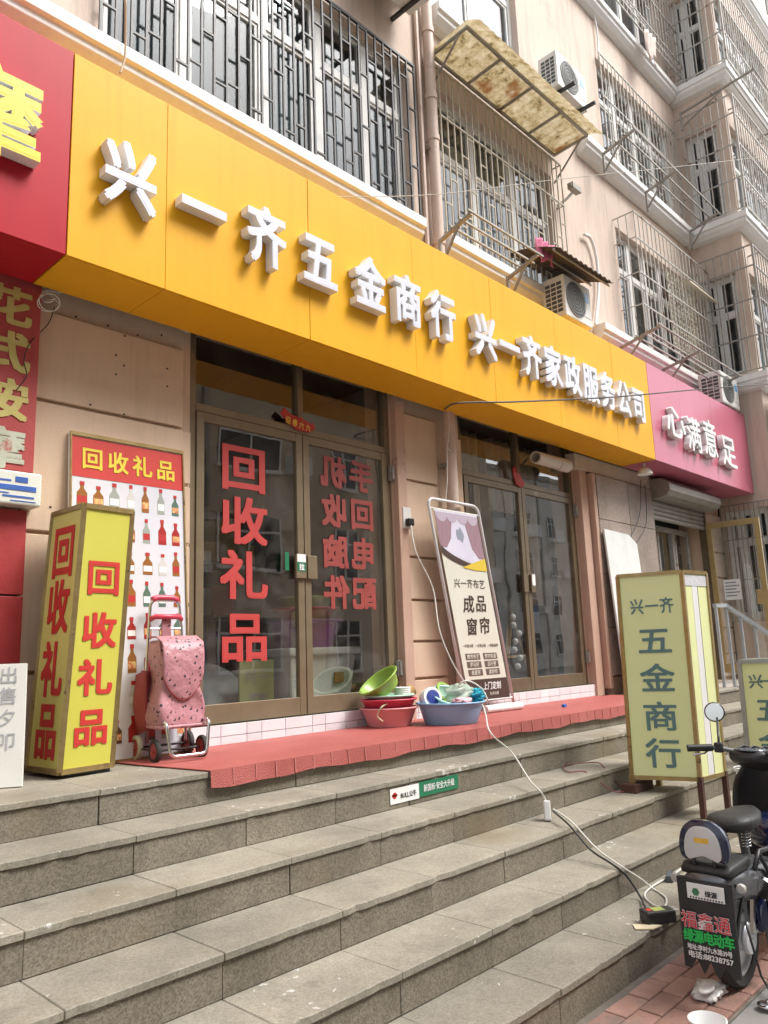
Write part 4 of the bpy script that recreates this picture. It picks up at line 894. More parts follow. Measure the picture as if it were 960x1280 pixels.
def lerp3(a, b, f): return Vector(a)+(Vector(b)-Vector(a))*f
class Quad:
    """a leaning rectangular face given by its four corners; p(u,v,n) gives a point n in front of it"""
    def __init__(s, bl, br, tl, tr):
        s.bl, s.br, s.tl, s.tr = map(Vector, (bl, br, tl, tr)); s.r = (s.br-s.bl).normalized(); s.u = (s.tl-s.bl).normalized(); s.n = s.r.cross(s.u).normalized(); s.w = (s.br-s.bl).length; s.h = (s.tl-s.bl).length; s.u = s.n.cross(s.r)
    def p(s, u, v, n=0.0): return lerp3(lerp3(s.bl, s.br, u), lerp3(s.tl, s.tr, u), v)+s.n*n
    def plate(s, mb, u0, u1, v0, v1, n0, n1): return mb.hexa([s.p(u0, v0, n1), s.p(u1, v0, n1), s.p(u1, v0, n0), s.p(u0, v0, n0), s.p(u0, v1, n1), s.p(u1, v1, n1), s.p(u1, v1, n0), s.p(u0, v1, n0)])
    def poly(s, mb, pts, n0, n1):
        n = len(pts); vs = [s.p(a, b, n1) for a, b in pts]+[s.p(a, b, n0) for a, b in pts]
        return mb.add(vs, [tuple(range(n)), tuple(range(2*n-1, n-1, -1))]+[(i, n+i, n+(i+1) % n, (i+1) % n) for i in range(n)])
    def text(s, ch, u, v, w_, h_, m, parent, n=.002, bold=.0, depth=.0015, **k): return letter(ch, s.p(u, v, n), s.r, s.u, w_, h_, m, parent, depth=depth, bold=bold, **k)

def sign_box(label, base, top_c, zt, m_fr, m_fa, m_fb, textA, textB, fw=.018, leg=None, cat='sign box', name='sign_box', posts=None):
    """box sign: base = corners (far, near, right) at the foot; faces A (far-near) and B (near-right)"""
    a, b, c = map(Vector, base); d = a+(c-b); off = Vector(top_c)
    B = [a, b, c, d]; T = [p+off for p in B]
    t = thing(name, label, cat, tuple((a+c)/2))
    MB().hexa([*B, *T]).build('core', m_fa, t)
    qa = Quad(a, b, T[0], T[1]); qb = Quad(b, c, T[1], T[2])
    for q, m in ((qa, m_fa), (qb, m_fb)):
        q.plate(MB(), .02, .98, .008, .992, .001, .004).build('printed_face', m, t)
    for (p, q) in list(zip(B, T)): bar('frame_post', p, q, fw, m_fr, t)
    for i in range(4):
        bar('frame_rail', B[i], B[(i+1) % 4], fw, m_fr, t); bar('frame_rail', T[i], T[(i+1) % 4], fw, m_fr, t)
    return t, qa, qb
m_brass = mat('worn_brass', (.33, .235, .095), (.42, .31, .14), scale=14, rough=.35, metal=.6, c3=(.10, .06, .03), c3_scale=7, c3_at=.58)
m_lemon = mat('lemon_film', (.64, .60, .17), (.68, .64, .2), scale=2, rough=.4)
m_lemonr = mat('lemon_film_deep', (.53, .50, .075), (.57, .54, .095), scale=2, rough=.4)  # deeper, more saturated yellow for the street-side face
m_redtx = mat('red_print', (.52, .035, .03), (.56, .045, .035), scale=4, rough=.45)
pa, pb, pc = Vector((1.66, 4.14, .93)), Vector((1.675, 3.80, .93)), Vector((1.955, 3.83, .93))
tz = 2.235; pt = U(106, 632, z=tz)
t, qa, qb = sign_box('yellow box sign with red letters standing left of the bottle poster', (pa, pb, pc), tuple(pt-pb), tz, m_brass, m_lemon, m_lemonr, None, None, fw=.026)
for ch, v in zip('回收礼品', (.83, .61, .37, .14)): qa.text(ch, .5, v, .235, .285, m_redtx, t, n=.005, bold=.028)
for ch, v in zip('回收礼品', (.72, .515, .335, .15)): qb.text(ch, .5, v, .20, .185, m_redtx, t, n=.005, bold=.028)
MB().box(1.72, 1.95, 3.84, 4.08, .9, .93).build('foot', m_acd, t)

# poster of bottles on a leaning board
tl, tr_ = U(87, 541, y=4.225), U(228, 562, y=4.225)
x0, x1 = tl.x, tr_.x; zt = (tl.z+tr_.z)/2
q = Quad((x0, 4.10, .905), (x1, 4.10, .905), (x0, 4.222, zt), (x1, 4.222, zt))
t = thing('bottle_poster', 'white poster of liquor bottles with red header leaning on the wall', 'poster', ((x0+x1)/2, 4.1, .9))
q.plate(MB(), 0, 1, 0, 1, -.02, 0).build('board', m_paperw, t)
m_poster = mat('poster_print', (.62, .62, .68), (.68, .68, .73), scale=2, rough=.35)
q.plate(MB(), .01, .99, .005, .855, .001, .003).build('poster_sheet', m_poster, t)
q.plate(MB(), .01, .99, .857, .985, .001, .0035).build('poster_header', m_redtx, t)
m_yel = mat('yellow_print', (.72, .56, .04), (.76, .6, .05), scale=5, rough=.5)
for k, ch in enumerate('回收礼品'): q.text(ch, .18+k*.215, .918, .135, .135, m_yel, t, n=.004, bold=.022)
for (a, b, c, d) in ((0, .012, 0, 1), (.988, 1, 0, 1), (.012, .988, .988, 1), (.012, .988, 0, .006)): q.plate(MB(), a, b, c, d, .0, .012).build('frame_strip', m_brass, t)
bc = [mat('bottle_%s' % n, c, rough=.3) for n, c in (('red', (.36, .03, .03)), ('clear', (.34, .36, .33)), ('green', (.10, .17, .13)), ('brown', (.12, .05, .03)), ('white', (.60, .58, .56)), ('amber', (.30, .12, .03)))]
m_cap = mat('bottle_cap', (.45, .03, .03), rough=.4); m_labl = mat('bottle_label', (.58, .10, .06), (.7, .55, .2), scale=60, rough=.5)
for r_ in range(8):
    v0 = .765-r_*.102
    for k in range(7):
        u0 = .09+k*.137+random.uniform(-.008, .008); w_ = random.choice((.032, .036, .042)); h_ = .072+random.uniform(-.008, .012); m = random.choice(bc)
        o = q.poly(MB(), [(u0-w_, v0), (u0+w_, v0), (u0+w_, v0+h_*.55), (u0+w_*.35, v0+h_*.75), (u0+w_*.35, v0+h_), (u0-w_*.35, v0+h_), (u0-w_*.35, v0+h_*.75), (u0-w_, v0+h_*.55)], .0035, .0045).build('printed_bottle', m, t)
        q.plate(MB(), u0-w_*.9, u0+w_*.9, v0+h_*.15, v0+h_*.42, .0048, .0052).build('printed_label', random.choice((m_labl, m_paperw, m_cap)), o)
        q.plate(MB(), u0-w_*.45, u0+w_*.45, v0+h_*.88, v0+h_*1.04, .0048, .0052).build('printed_cap', m_cap, o)

# white handwritten board at the left edge
br = U(28, 983, z=.902); d_ = Vector((.86, -.5, 0)); bl = br-d_*.55; up = U(34, 829, y=3.80)-br
q = Quad(bl, br, bl+up, br+up); t = thing('handwritten_board', 'white board with faint handwriting leaning at the left edge', 'board', tuple(br))
q.plate(MB(), 0, 1, 0, 1, -.018, 0).build('board', mat('white_board', (.66, .66, .60), (.70, .70, .65), scale=5, rough=.5, c3=(.52, .45, .36), c3_scale=5, c3_at=.68), t, bevel=.002)
m_pen = mat('pen_ink', (.30, .31, .33), (.45, .45, .46), scale=30, rough=.8)
for ch, v in zip('出售夕叩', (.90, .73, .55, .36)): q.text(ch, .86, v, .085, .085, m_pen, t, n=.0008, depth=.0008)

# --- shopping trolley
m_chrome = mat('chrome', (.62, .62, .62), (.68, .68, .68), scale=20, rough=.16, metal=1.0)
m_bag = bpy.data.materials.new('pink_bag'); m_bag.use_nodes = True; nt = m_bag.node_tree; b = nt.nodes['Principled BSDF']; L = nt.links.new
tc = _n(nt, 'ShaderNodeTexCoord').outputs['Object']; v1 = _n(nt, 'ShaderNodeTexVoronoi'); v1.inputs['Scale'].default_value = 27; L(tc, v1.inputs['Vector'])
v2 = _n(nt, 'ShaderNodeTexVoronoi'); v2.inputs['Scale'].default_value = 27; mp = _n(nt, 'ShaderNodeMapping'); mp.inputs['Location'].default_value = (.007, .004, -.006); L(tc, mp.inputs[0]); L(mp.outputs[0], v2.inputs['Vector'])
l1_ = _n(nt, 'ShaderNodeMath', operation='LESS_THAN'); l1_.inputs[1].default_value = .26; L(v1.outputs['Distance'], l1_.inputs[0]); l2_ = _n(nt, 'ShaderNodeMath', operation='GREATER_THAN'); l2_.inputs[1].default_value = .24; L(v2.outputs['Distance'], l2_.inputs[0])
mu = _n(nt, 'ShaderNodeMath', operation='MULTIPLY'); L(l1_.outputs[0], mu.inputs[0]); L(l2_.outputs[0], mu.inputs[1])
mx = _n(nt, 'ShaderNodeMixRGB'); mx.inputs[1].default_value = (.44, .20, .225, 1); mx.inputs[2].default_value = (.03, .02, .03, 1); L(mu.outputs[0], mx.inputs[0]); L(mx.outputs[0], b.inputs['Base Color']); b.inputs['Roughness'].default_value = .45
nb = _n(nt, 'ShaderNodeTexNoise'); nb.inputs['Scale'].default_value = 12; nb.inputs['Detail'].default_value = 3; L(tc, nb.inputs['Vector']); bp = _n(nt, 'ShaderNodeBump'); bp.inputs['Strength'].default_value = .5; bp.inputs['Distance'].default_value = .03; L(nb.outputs[0], bp.inputs['Height']); L(bp.outputs[0], b.inputs['Normal'])
m_trim = mat('maroon_cloth', (.26, .035, .04), (.31, .05, .05), scale=9, rough=.7, bump=.3, bscale=40)
m_tyre = mat('tyre_rubber', (.022, .022, .022), (.035, .033, .03), scale=20, rough=.75)
m_hub = mat('red_hub', (.30, .03, .03), (.35, .045, .04), scale=9, rough=.4)
t = thing('shopping_trolley', 'pink printed shopping trolley bag on chrome frame left of the door', 'trolley', (2.36, 3.92, .902), (0, 0, R(-6))); t.scale = (.83, .88, .9)
def wheel(c, r, wd, m_t, m_h, par):
    w_ = MB().lathe([(r*.70, -wd/2), (r*.94, -wd/2), (r, -wd/4), (r, wd/4), (r*.94, wd/2), (r*.70, wd/2), (r*.70, -wd/2)], 26, c=c, axis='x').build('wheel', m_t, par, W=False, smooth=True)
    MB().lathe([(.001, -wd*.55), (r*.18, -wd*.55), (r*.22, -wd*.3), (r*.66, -wd*.28), (r*.70, -wd*.42), (r*.70, wd*.42), (r*.66, wd*.28), (r*.22, wd*.3), (r*.18, wd*.55), (.001, wd*.55)], 20, c=c, axis='x').build('hub', m_h, w_, W=False, smooth=True)
for sx in (-1, 1):
    wheel((sx*.165, -.075, .068), .068, .03, m_tyre, m_hub, t); wheel((sx*.185, .16, .075), .075, .03, m_oldw if sx < 0 else m_tyre, m_hub, t)
MB().tube([(-.17, -.075, .068), (.17, -.075, .068)], .007, 8).tube([(-.19, .16, .075), (.19, .16, .075)], .007, 8).tube([(-.165, -.075, .068), (-.185, .16, .075)], .007, 8).tube([(.165, -.075, .068), (.185, .16, .075)], .007, 8).build('axle', m_black, t, W=False)
def lean(y, z, k=.06): return y+k*z
def rounded(pts, r=.05, n=5):
    P = [Vector(p) for p in pts]; out = [P[0]]
    for i in range(1, len(P)-1):
        a = P[i]+(P[i-1]-P[i]).normalized()*r; b = P[i]+(P[i+1]-P[i]).normalized()*r
        for k in range(n+1): f = k/n; out.append(a*(1-f)**2+P[i]*2*f*(1-f)+b*f*f)
    return out+[P[-1]]
MB().tube(rounded([(-.14, .10, .10), (-.14, lean(.10, .55), .55), (-.105, lean(.10, .97), .985), (.105, lean(.10, .97), .985), (.14, lean(.10, .55), .55), (.14, .10, .10)], .05), .011, 10).build('frame_tube', m_chrome, t, W=False, smooth='all')
MB().tube(rounded([(-.095, lean(.10, .99), .985), (-.06, lean(.10, 1.0), 1.0), (.06, lean(.10, 1.0), 1.0), (.095, lean(.10, .99), .985)], .02), .020, 10).build('grip', m_redb, t, W=False, smooth='all')
MB().tube([(-.115, lean(.09, .86), .86), (-.09, lean(.06, .875), .875), (.09, lean(.06, .875), .875), (.115, lean(.09, .86), .86)], .017, 10).build('grip', m_redb, t, W=False, smooth='all')
MB().tube([(-.12, lean(.10, .80), .80), (.12, lean(.10, .80), .80)], .008, 8).build('cross_tube', m_chrome, t, W=False)
MB().tube(rounded([(-.13, .02, .24), (-.15, -.20, .235), (-.125, -.215, .04), (.125, -.215, .04), (.15, -.20, .235), (.13, .02, .24)], .04), .011, 10).build('front_stand', m_chrome, t, W=False, smooth='all')
def bagpt(u, v):
    # closed sack: u round, v up
    a = u*2*math.pi; z = .20+.52*v; hw = .165-.030*v+.018*math.sin(v*9); dp = .115+.02*math.sin(math.pi*v)-.03*v
    ca, sa = math.cos(a), math.sin(a); k = .35
    x = hw*math.copysign(abs(ca)**k, ca); y = dp*math.copysign(abs(sa)**k, sa)
    x *= 1+.04*math.sin(5*a+7*v); y *= 1+.09*math.sin(3*a+11*v)
    return (x, lean(.0, z)-.035+y, z)
bag = MB().grid(bagpt, 48, 22)
bag.v += [(0, lean(0, .2)-.035, .195), (0, lean(0, .72)-.035, .735)]; n0 = len(bag.v)-2
for i in range(48): bag.f += [(i+1, i, n0), (22*49+i, 22*49+i+1, n0+1)]
bag.build('bag', m_bag, t, W=False, smooth='all')
MB().tube([(.165*math.copysign(abs(math.cos(a))**.35, math.cos(a)), lean(0, .2)-.04+.125*math.copysign(abs(math.sin(a))**.35, math.sin(a)), .205) for a in [2*math.pi*k/40 for k in range(40)]], .012, 6, closed=True).build('bag_base_trim', m_bag, t, W=False, smooth='all')
# flap with a scalloped lower edge
def flap(u, v):
    x = (u-.5)*.30*(1-.05*v); edge = .50-.15*math.sin(math.pi*u)**.7; z = .745-(.745-edge)*v if v > .15 else .745
    yy = lean(0, z)-.035-(.118+.02*math.sin(v*3)) if v > .15 else lean(0, .745)+.06-(v/.15)*.175
    return (x, yy, z+(.01*math.sin(v*20) if v > .2 else 0))
MB().grid(flap, 20, 18).build('flap', m_bag, t, W=False, smooth='all', solid=.008)
MB().tube([flap(u/20, 1.0) for u in range(21)], .006, 6).build('flap_piping', m_trim, t, W=False, smooth='all')
MB().box(-.035, .035, lean(.09, .8)-.012, lean(.09, .8)+.0, .70, .87).build('strap', m_bag, t, W=False, bevel=.004)
MB().grid(lambda u, v: (-.165-.04*math.sin(math.pi*v)*math.sin(math.pi*u), lean(.05, .2+.36*v)-.02+.17*u, .18+.36*v-.03*u), 10, 10).build('side_pouch', m_trim, t, W=False, smooth='all', solid=.02)
MB().grid(lambda u, v: (-.15+.30*u, lean(.14, .2+.34*v)+.05*math.sin(math.pi*u)*math.sin(math.pi*v), .18+.36*v), 10, 10).build('rear_pouch', m_trim, t, W=False, smooth='all', solid=.02)

# --- basins with household goods
m_blueb = mat('sky_blue_plastic', (.22, .42, .62), (.25, .46, .66), scale=3, rough=.32)
m_mint = mat('mint_plastic', (.38, .60, .48), (.42, .65, .53), scale=3, rough=.35)
BX = Vector((4.22, 4.04, .909)); BB = Vector((4.56, 3.73, .909))
tub('plastic_basin', 'pink plastic basin on the red mat left of the blue basin', BX, .205, .135, m_pinkb, rim=.008)
tub('plastic_basin', 'crimson basin nested in the pink basin', BX+Vector((.0, 0, .085)), .198, .11, m_redb, base=.74, rim=.008)
tub('plastic_basin', 'mint green basin lid lying on the crimson basin', BX+Vector((.01, 0, .188)), .17, .035, m_mint, base=.8)
tub('plastic_basin', 'lime green basin tilted on top of the pink basin pile', BX+Vector((-.03, -.0, .255)), .15, .10, m_limeb, rot=(R(-12), R(-35), 0))
t = thing('cord_bundle', 'white cord loops on the pink basin pile', 'cord', BX+Vector((.09, -.06, .225)))
for k in range(4): MB().tube([(.06*math.cos(a), .05*math.sin(a), .014*k) for a in [2*math.pi*i/20 for i in range(20)]], .008, 6, closed=True).build('loop', m_wire_w, t, W=False, smooth='all')
wire('cord', [BX+Vector(p) for p in ((-.13, -.12, .17), (-.20, -.12, .15), (-.215, -.09, .09), (-.19, -.12, .05))], .006, mat('straw', (.5, .47, .3), rough=.7), label='pale green strap drooping over the left rim of the pink basin', cat='strap')
m_straw = mat('brown_bristle', (.40, .24, .10), (.5, .32, .15), scale=20, rough=.9)
t = thing('brush', 'small brown bristle brush sticking out of the pink basin pile', 'brush', BX+Vector((.14, -.02, .2)), (0, R(60), R(-10)))
MB().tube([(0, 0, -.06), (0, 0, .02)], .012, 8).build('handle', m_wood, t, W=False); MB().lathe([(.012, .02), (.04, .05), (.045, .10), (.001, .11)], 14).build('bristles', m_straw, t, W=False)
tub('plastic_basin', 'large sky blue basin filled with household goods on the red mat', BB, .245, .155, m_blueb, rim=.008, base=.78)
MB().lathe([(.001, .0), (.20, .0), (.205, .01), (.001, .012)], 24, c=BB+Vector((0, 0, .085)))
t = thing('tape_roll', 'white and navy roll standing in the blue basin', 'roll', BB+Vector((-.12, .09, .185)), (R(75), 0, R(-20)))
MB().lathe([(.035, -.04), (.075, -.04), (.078, 0), (.075, .04), (.035, .04), (.035, -.04)], 24).build('roll', m_paperw, t, W=False, smooth=True); MB().lathe([(.001, .042), (.052, .042), (.054, .045), (.001, .048)], 24).lathe([(.001, -.048), (.054, -.045), (.052, -.042), (.001, -.042)], 24).build('navy_face', mat('navy', (.02, .04, .22), rough=.4), t, W=False)
tub('plastic_bowl', 'pale mint bowl turned on its side in the blue basin', BB+Vector((.02, .05, .145)), .12, .07, mat('pale_mint', (.42, .62, .55), rough=.4), cat='bowl', rot=(R(28), R(-10), 0))
m_bagp = bpy.data.materials.new('clear_bag'); m_bagp.use_nodes = True; b = m_bagp.node_tree.nodes['Principled BSDF']; b.inputs['Base Color'].default_value = (.55, .66, .55, 1); b.inputs['Roughness'].default_value = .2; b.inputs['Alpha'].default_value = .55
def blob(c, r, seed, amp=.16, n=18, sq=(1, 1, 1)):
    rg = random.Random(seed); ks = [(rg.uniform(2, 6), rg.uniform(2, 6), rg.uniform(0, 6)) for _ in range(4)]
    def f(u, v):
        th, ph = u*2*math.pi, v*math.pi
        d = 1+amp*sum(math.sin(a*math.cos(th)*2+b_*math.cos(ph)*1.5+c_)*math.sin(ph) for a, b_, c_ in ks)/2
        return (c[0]+r*d*math.sin(ph)*math.cos(th)*sq[0], c[1]+r*d*math.sin(ph)*math.sin(th)*sq[1], c[2]-r*d*math.cos(ph)*sq[2])
    return MB().grid(f, n, n)
tag(blob(BB+Vector((.10, -.01, .20)), .10, 3, .25, sq=(1.1, .9, .8)).build('plastic_bag', m_bagp, None, smooth='all'), 'crumpled clear green plastic bag bulging out of the blue basin', 'bag')
tub('plastic_basin', 'lime basin standing on edge behind the plastic bag', BB+Vector((.06, .10, .155)), .115, .06, m_limeb, rot=(R(50), R(15), 0))
tag(blob(BB+Vector((.0, -.11, .155)), .055, 8, .3, sq=(1.5, .9, .6)).build('rag', mat('pink_rag', (.62, .28, .36), (.75, .5, .5), scale=40, rough=.9), None, smooth='all'), 'pink and white rag lying in the blue basin', 'rag')
tag(blob(BB+Vector((.20, -.10, .19)), .052, 5, .5, n=26, sq=(1.1, .9, .9)).build('scourer', mat('turquoise_mop', (.03, .40, .56), (.06, .5, .65), scale=30, rough=.9, bump=.8, bscale=120), None, smooth='all'), 'turquoise mop head hanging over the right rim of the blue basin', 'mop')
wire('cable_loop', [BB+Vector(p) for p in ((.12, .02, .15), (.05, -.05, .27), (.10, -.10, .30), (.20, -.14, .24), (.235, -.17, .15))], .006, m_wire_w, label='white cable arching over the plastic bag in the blue basin', cat='cable')

# --- curtain advertising banner on a tube frame
TL, TR_ = U(534, 622, y=4.07), U(597, 640, y=4.07); TR_.z = TL.z; wd = (TR_-TL).length
BR = U(643, 884, z=.913); BL = BR-(TR_-TL)
q = Quad(BL, BR, TL, TR_); t = thing('banner_stand', 'curtain shop banner stand leaning on the pier between the two doors', 'banner', tuple((BL+BR)/2))
m_tubew = mat('white_tube', (.66, .66, .67), (.70, .70, .71), scale=8, rough=.35)
MB().tube(rounded([BL, TL, TR_, BR], .08), .013, 10).build('frame_tube', m_tubew, t, smooth='all')
bar('cross_tube', q.p(.01, .05), q.p(.99, .05), .02, m_tubew, t, round_=True); bar('cross_tube', q.p(.01, .955), q.p(.99, .955), .014, m_tubew, t, round_=True)
m_cream2 = mat('cream_print', (.62, .61, .52), (.66, .65, .56), scale=2, rough=.45)
m_brownp = mat('brown_print', (.055, .030, .022), (.065, .036, .028), scale=4, rough=.45)
U0, U1 = .07, .93
Q2 = Quad(q.p(U0, .055, .004), q.p(U1, .055, .004), q.p(U0, .955, .004), q.p(U1, .955, .004)); q = Q2
q.plate(MB(), 0, 1, 0, 1, 0, .003).build('printed_sheet', m_cream2, t)
m_mauve = mat('mauve_print', (.26, .15, .19), (.34, .22, .26), scale=9, rough=.5, stretch=(40, 4, 1)); m_lav = mat('lavender_print', (.58, .56, .68), (.66, .64, .74), scale=4, rough=.5)
arc = [(k/12, .80-.085*math.sin(k/12*1.7)+.0*k) for k in range(13)]
q.poly(MB(), [(0, .995), (0, .80)]+[(k/12, .80-.10*(k/12)**.7+.02*(k/12)**4) for k in range(1, 13)]+[(1, .995)], .0034, .0044).build('printed_picture', m_lav, t)
def half_curtain(s):
    pts = [(.0, .985), (.36, .985), (.34, .93), (.27, .85), (.14, .80), (0, .80)]
    return [(p[0], p[1]) if s else (1-p[0], p[1]-.045*(p[1] < .9)) for p in (pts if s else pts[::-1])]
for s in (1, 0):
    q.poly(MB(), half_curtain(s), .0048, .0054).build('printed_curtain', m_mauve, t)
for k in range(4):
    c = .14+k*.24; q.poly(MB(), [(c+.13*math.cos(a), .985+.05*math.sin(a)) for a in [math.pi+math.pi*i/10 for i in range(11)]], .0058, .0062).build('printed_valance', mat('valance_print', (.45, .38, .46), rough=.5), t)
q.poly(MB(), [(.5+.09*math.cos(a), .875+.035*math.sin(a)*(1+.3*math.cos(5*a))) for a in [2*math.pi*i/20 for i in range(20)]], .0048, .0054).build('printed_vase', mat('grey_print', (.25, .28, .33), rough=.5), t)
sw = lambda o: [(k/14, .80-.135*(k/14)**.75+.055*(k/14)**3+o*(.35+.65*(1-k/14))) for k in range(15)]
q.poly(MB(), sw(.012)+sw(-.03)[::-1], .0066, .007).build('printed_swoosh', m_brownp, t)
q.poly(MB(), [(k/14, .735-.01+.05*(k/14-.5)*2 if False else .705+.055*max(0, (k/14-.45)/.55)) for k in range(6, 15)]+[(1, .69), (.72, .69), (.45, .70)], .0072, .0076).build('printed_swoosh', mat('yellow_swoosh', (.66, .48, .04), rough=.5), t)
WB = q.w
for k, ch in enumerate('兴一齐布艺'): q.text(ch, .22+k*.148, .615, WB*.145, .085, m_brownp, t, n=.0036, depth=.0008)
for ch, u, v in (('成', .40, .505), ('品', .70, .51), ('窗', .38, .385), ('帘', .69, .39)): q.text(ch, u, v, WB*.27, .155, m_brownp, t, n=.0036, depth=.0008, bold=.014)
for k, s_ in enumerate(('一件都方便', '一定够正确', '一定精品牌')): q.text(s_, .2+k*.30, .285, .030, .030, m_brownp, t, n=.0036, depth=.0006)
for c in range(2):
    for r_, s_ in enumerate((('窗帘布艺', '罗马帘', '垂直帘'), ('窗帘轨道', '百叶窗', '柔纱帘'))[c]):
        v = .228-r_*.042; u = .27+c*.42
        q.plate(MB(), u-.17, u+.17, v-.017, v+.017, .0034, .0042).build('printed_tab', mat('taupe_print', (.13, .085, .07), rough=.5), t); q.text(s_, u, v, .042, .042, m_cream2, t, n=.0044, depth=.0005, bold=.012)
q.plate(MB(), 0, 1, .0, .108, .0034, .0042).build('printed_footer', m_brownp, t)
q.text('上门定制', .60, .070, .066, .07, m_paperw, t, n=.0044, depth=.0006, bold=.014); q.text('免费测量', .62, .028, .034, .03, m_cream2, t, n=.0044, depth=.0005)
a, b2 = U(607, 887, z=.94), U(651, 882, z=.94)
tag(MB().tube([a, b2], .032, 14).build('paper_roll', m_paperw, None, smooth=True), 'white rolled sheet lying on the red mat at the foot of the banner', 'roll')
tag(MB().box(6.1, 6.14, 3.70, 3.73, .909, .935).build('plastic_scrap', mat('cap_blue', (.03, .15, .5), rough=.4), None, bevel=.004), 'tiny blue plastic cap on the red mat', 'cap')

# sticker on the riser
a, b2 = U(487, 988, y=3.027), U(572, 972, y=3.027); z0, z1 = .628, .708
t = thing('riser_sticker', 'white and green sticker on the granite riser', 'sticker', ((a.x+b2.x)/2, 3.027, z0)); xm = a.x+(b2.x-a.x)*.40
MB().box(a.x, xm, 3.0235, 3.0262, z0, z1).build('white_half', m_paperw, t); MB().box(xm, b2.x, 3.0235, 3.0262, z0+.004, z1+.004).build('green_half', m_green, t)
letter('BULL公牛', (a.x+(xm-a.x)*.62, 3.0234, (z0+z1)/2-.004), X3, Z3, .031, .034, m_black, t, depth=.0006, bold=.01)
MB().lathe([(.001, 0), (.017, 0), (.017, .001), (.001, .001)], 16, c=(a.x+.034, 3.0222, (z0+z1)/2+.003), axis='y').box(a.x+.012, a.x+.056, 3.0222, 3.0232, (z0+z1)/2-.001, (z0+z1)/2+.009).build('emblem', m_redtx, t)
letter('新国标·安全大升级', ((xm+b2.x)/2, 3.0234, (z0+z1)/2+.006), X3, Z3, .0335, .042, m_paperw, t, depth=.0006, bold=.012)

# cables down the steps
m_strip = m_frame
wire('extension_cable', [(SOCK.x, 4.18, SOCK.z-.06), U(520, 690, y=4.12), U(541, 735, y=4.08), U(550, 790, y=3.98), U(572, 840, y=3.92), U(600, 876, y=3.8), U(607, 893, z=1.0), U(613, 916, z=.925), U(640, 941, z=.775), U(662, 975, z=.66), U(676, 990, z=.615), U(684, 1004, z=.52)], .0055, m_wire_w, label='white power cord running from the wall socket down the steps', cat='cable')
p = U(685, 1026, z=.45); t = thing('power_strip', 'white plug adapter lying on the steps at the end of the cord', 'plug', p, (0, R(12), R(35)))
MB().box(-.035, .035, -.02, .02, 0, .11).build('body', m_strip, t, W=False, bevel=.008); MB().box(-.02, .02, -.022, -.0205, .02, .05).build('socket_face', m_acd, t, W=False)
wire('charger_cord', [p+Vector((.03, -.02, .05)), U(712, 1032, z=.475), U(738, 1062, z=.37), U(765, 1080, z=.325), U(783, 1095, z=.26), U(800, 1120, z=.17), U(806, 1133, z=.18), U(812, 1142, z=.19)], .0055, m_wire_b, label='black charger cord running down the lower steps', cat='cable')
wire('extension_cable', [p+Vector((.035, -.02, .06)), U(715, 1028, z=.48), U(745, 1060, z=.37), U(775, 1082, z=.32), U(800, 1098, z=.22), U(815, 1110, z=.16), U(832, 1122, z=.158), U(830, 1134, z=.158), U(815, 1130, z=.158), U(806, 1118, z=.16), U(820, 1105, z=.16), U(842, 1093, z=.165), U(862, 1075, z=.2), U(866, 1050, z=.32)], .005, m_wire_w, label='cream cord looping over the lower steps beside the black charger', cat='cable')
p = U(823, 1152, z=.151); t = thing('battery_charger', 'black battery charger brick on the lowest step', 'charger', p, (0, 0, R(-35)))
MB().box(-.075, .075, -.04, .04, 0, .055).build('case', m_black, t, W=False, bevel=.008); MB().box(-.03, .03, -.025, .025, .0552, .0560).build('label_patch', mat('charger_label', (.45, .42, .12), (.2, .3, .1), scale=60, rough=.5), t, W=False); MB().box(-.055, -.035, -.015, .015, .0552, .056).build('label_patch', m_redtx, t, W=False)
p = U(838, 1100, z=.151); t = thing('small_adapter', 'small black adapter on the lowest step near the riser', 'adapter', p, (0, 0, R(20)))
MB().box(-.055, .055, -.02, .02, 0, .035).build('case', m_acd, t, W=False, bevel=.006)
p = U(806, 1158, z=.151); tag(MB().prismz([(p.x-.07, p.y+.01), (p.x-.02, p.y-.05), (p.x+.05, p.y-.06), (p.x+.02, p.y), (p.x-.02, p.y+.05)], .1515, .156).build('dry_leaf', mat('dry_cream', (.6, .52, .36), rough=.8), None), 'torn cream scrap beside the black charger', 'scrap')
wire('thin_cord', [U(793, 984, z=.46), U(770, 990, z=.47), U(742, 972, z=.56), U(730, 964, z=.61), U(710, 965, z=.61), U(706, 957, z=.61), U(740, 953, z=.61), U(752, 956, z=.62), U(768, 975, z=.52), U(776, 985, z=.46)], .004, mat('maroon_cord', (.2, .05, .05), rough=.6), label='thin maroon cord looped on the step left of the lime sign', cat='cable')

# ================================================================== LIME SIGN BOXES ON THE STEPS
m_lime = mat('lime_banner', (.77, .81, .41), (.80, .84, .45), scale=2, rough=.6, bump=.25, bscale=7)
m_teal = mat('teal_print', (.10, .19, .19), (.12, .22, .22), scale=6, rough=.6)
m_yrail = mat('yellow_rust', (.45, .37, .07), (.52, .43, .10), scale=10, rough=.5, c3=(.12, .05, .03), c3_scale=7, c3_at=.54)
a, b_, c = Vector((5.085, 2.60, .545)), Vector((5.215, 2.19, .545)), Vector((5.53, 2.15, .545))
t, qa, qb = sign_box('tall lime green box sign with teal letters standing on the steps', (a, b_, c), (.055, 0, 1.37), 0, m_brass, m_lime, m_lime, None, None, fw=.026)
for k, ch in enumerate('兴一齐'): qa.text(ch, .27+k*.23, .835, .095, .115, m_teal, t, n=.005, bold=.014)
for ch, v in zip('五金商行', (.66, .475, .29, .115)): qa.text(ch, .5, v, .235, .20, m_teal, t, n=.005, bold=.016)
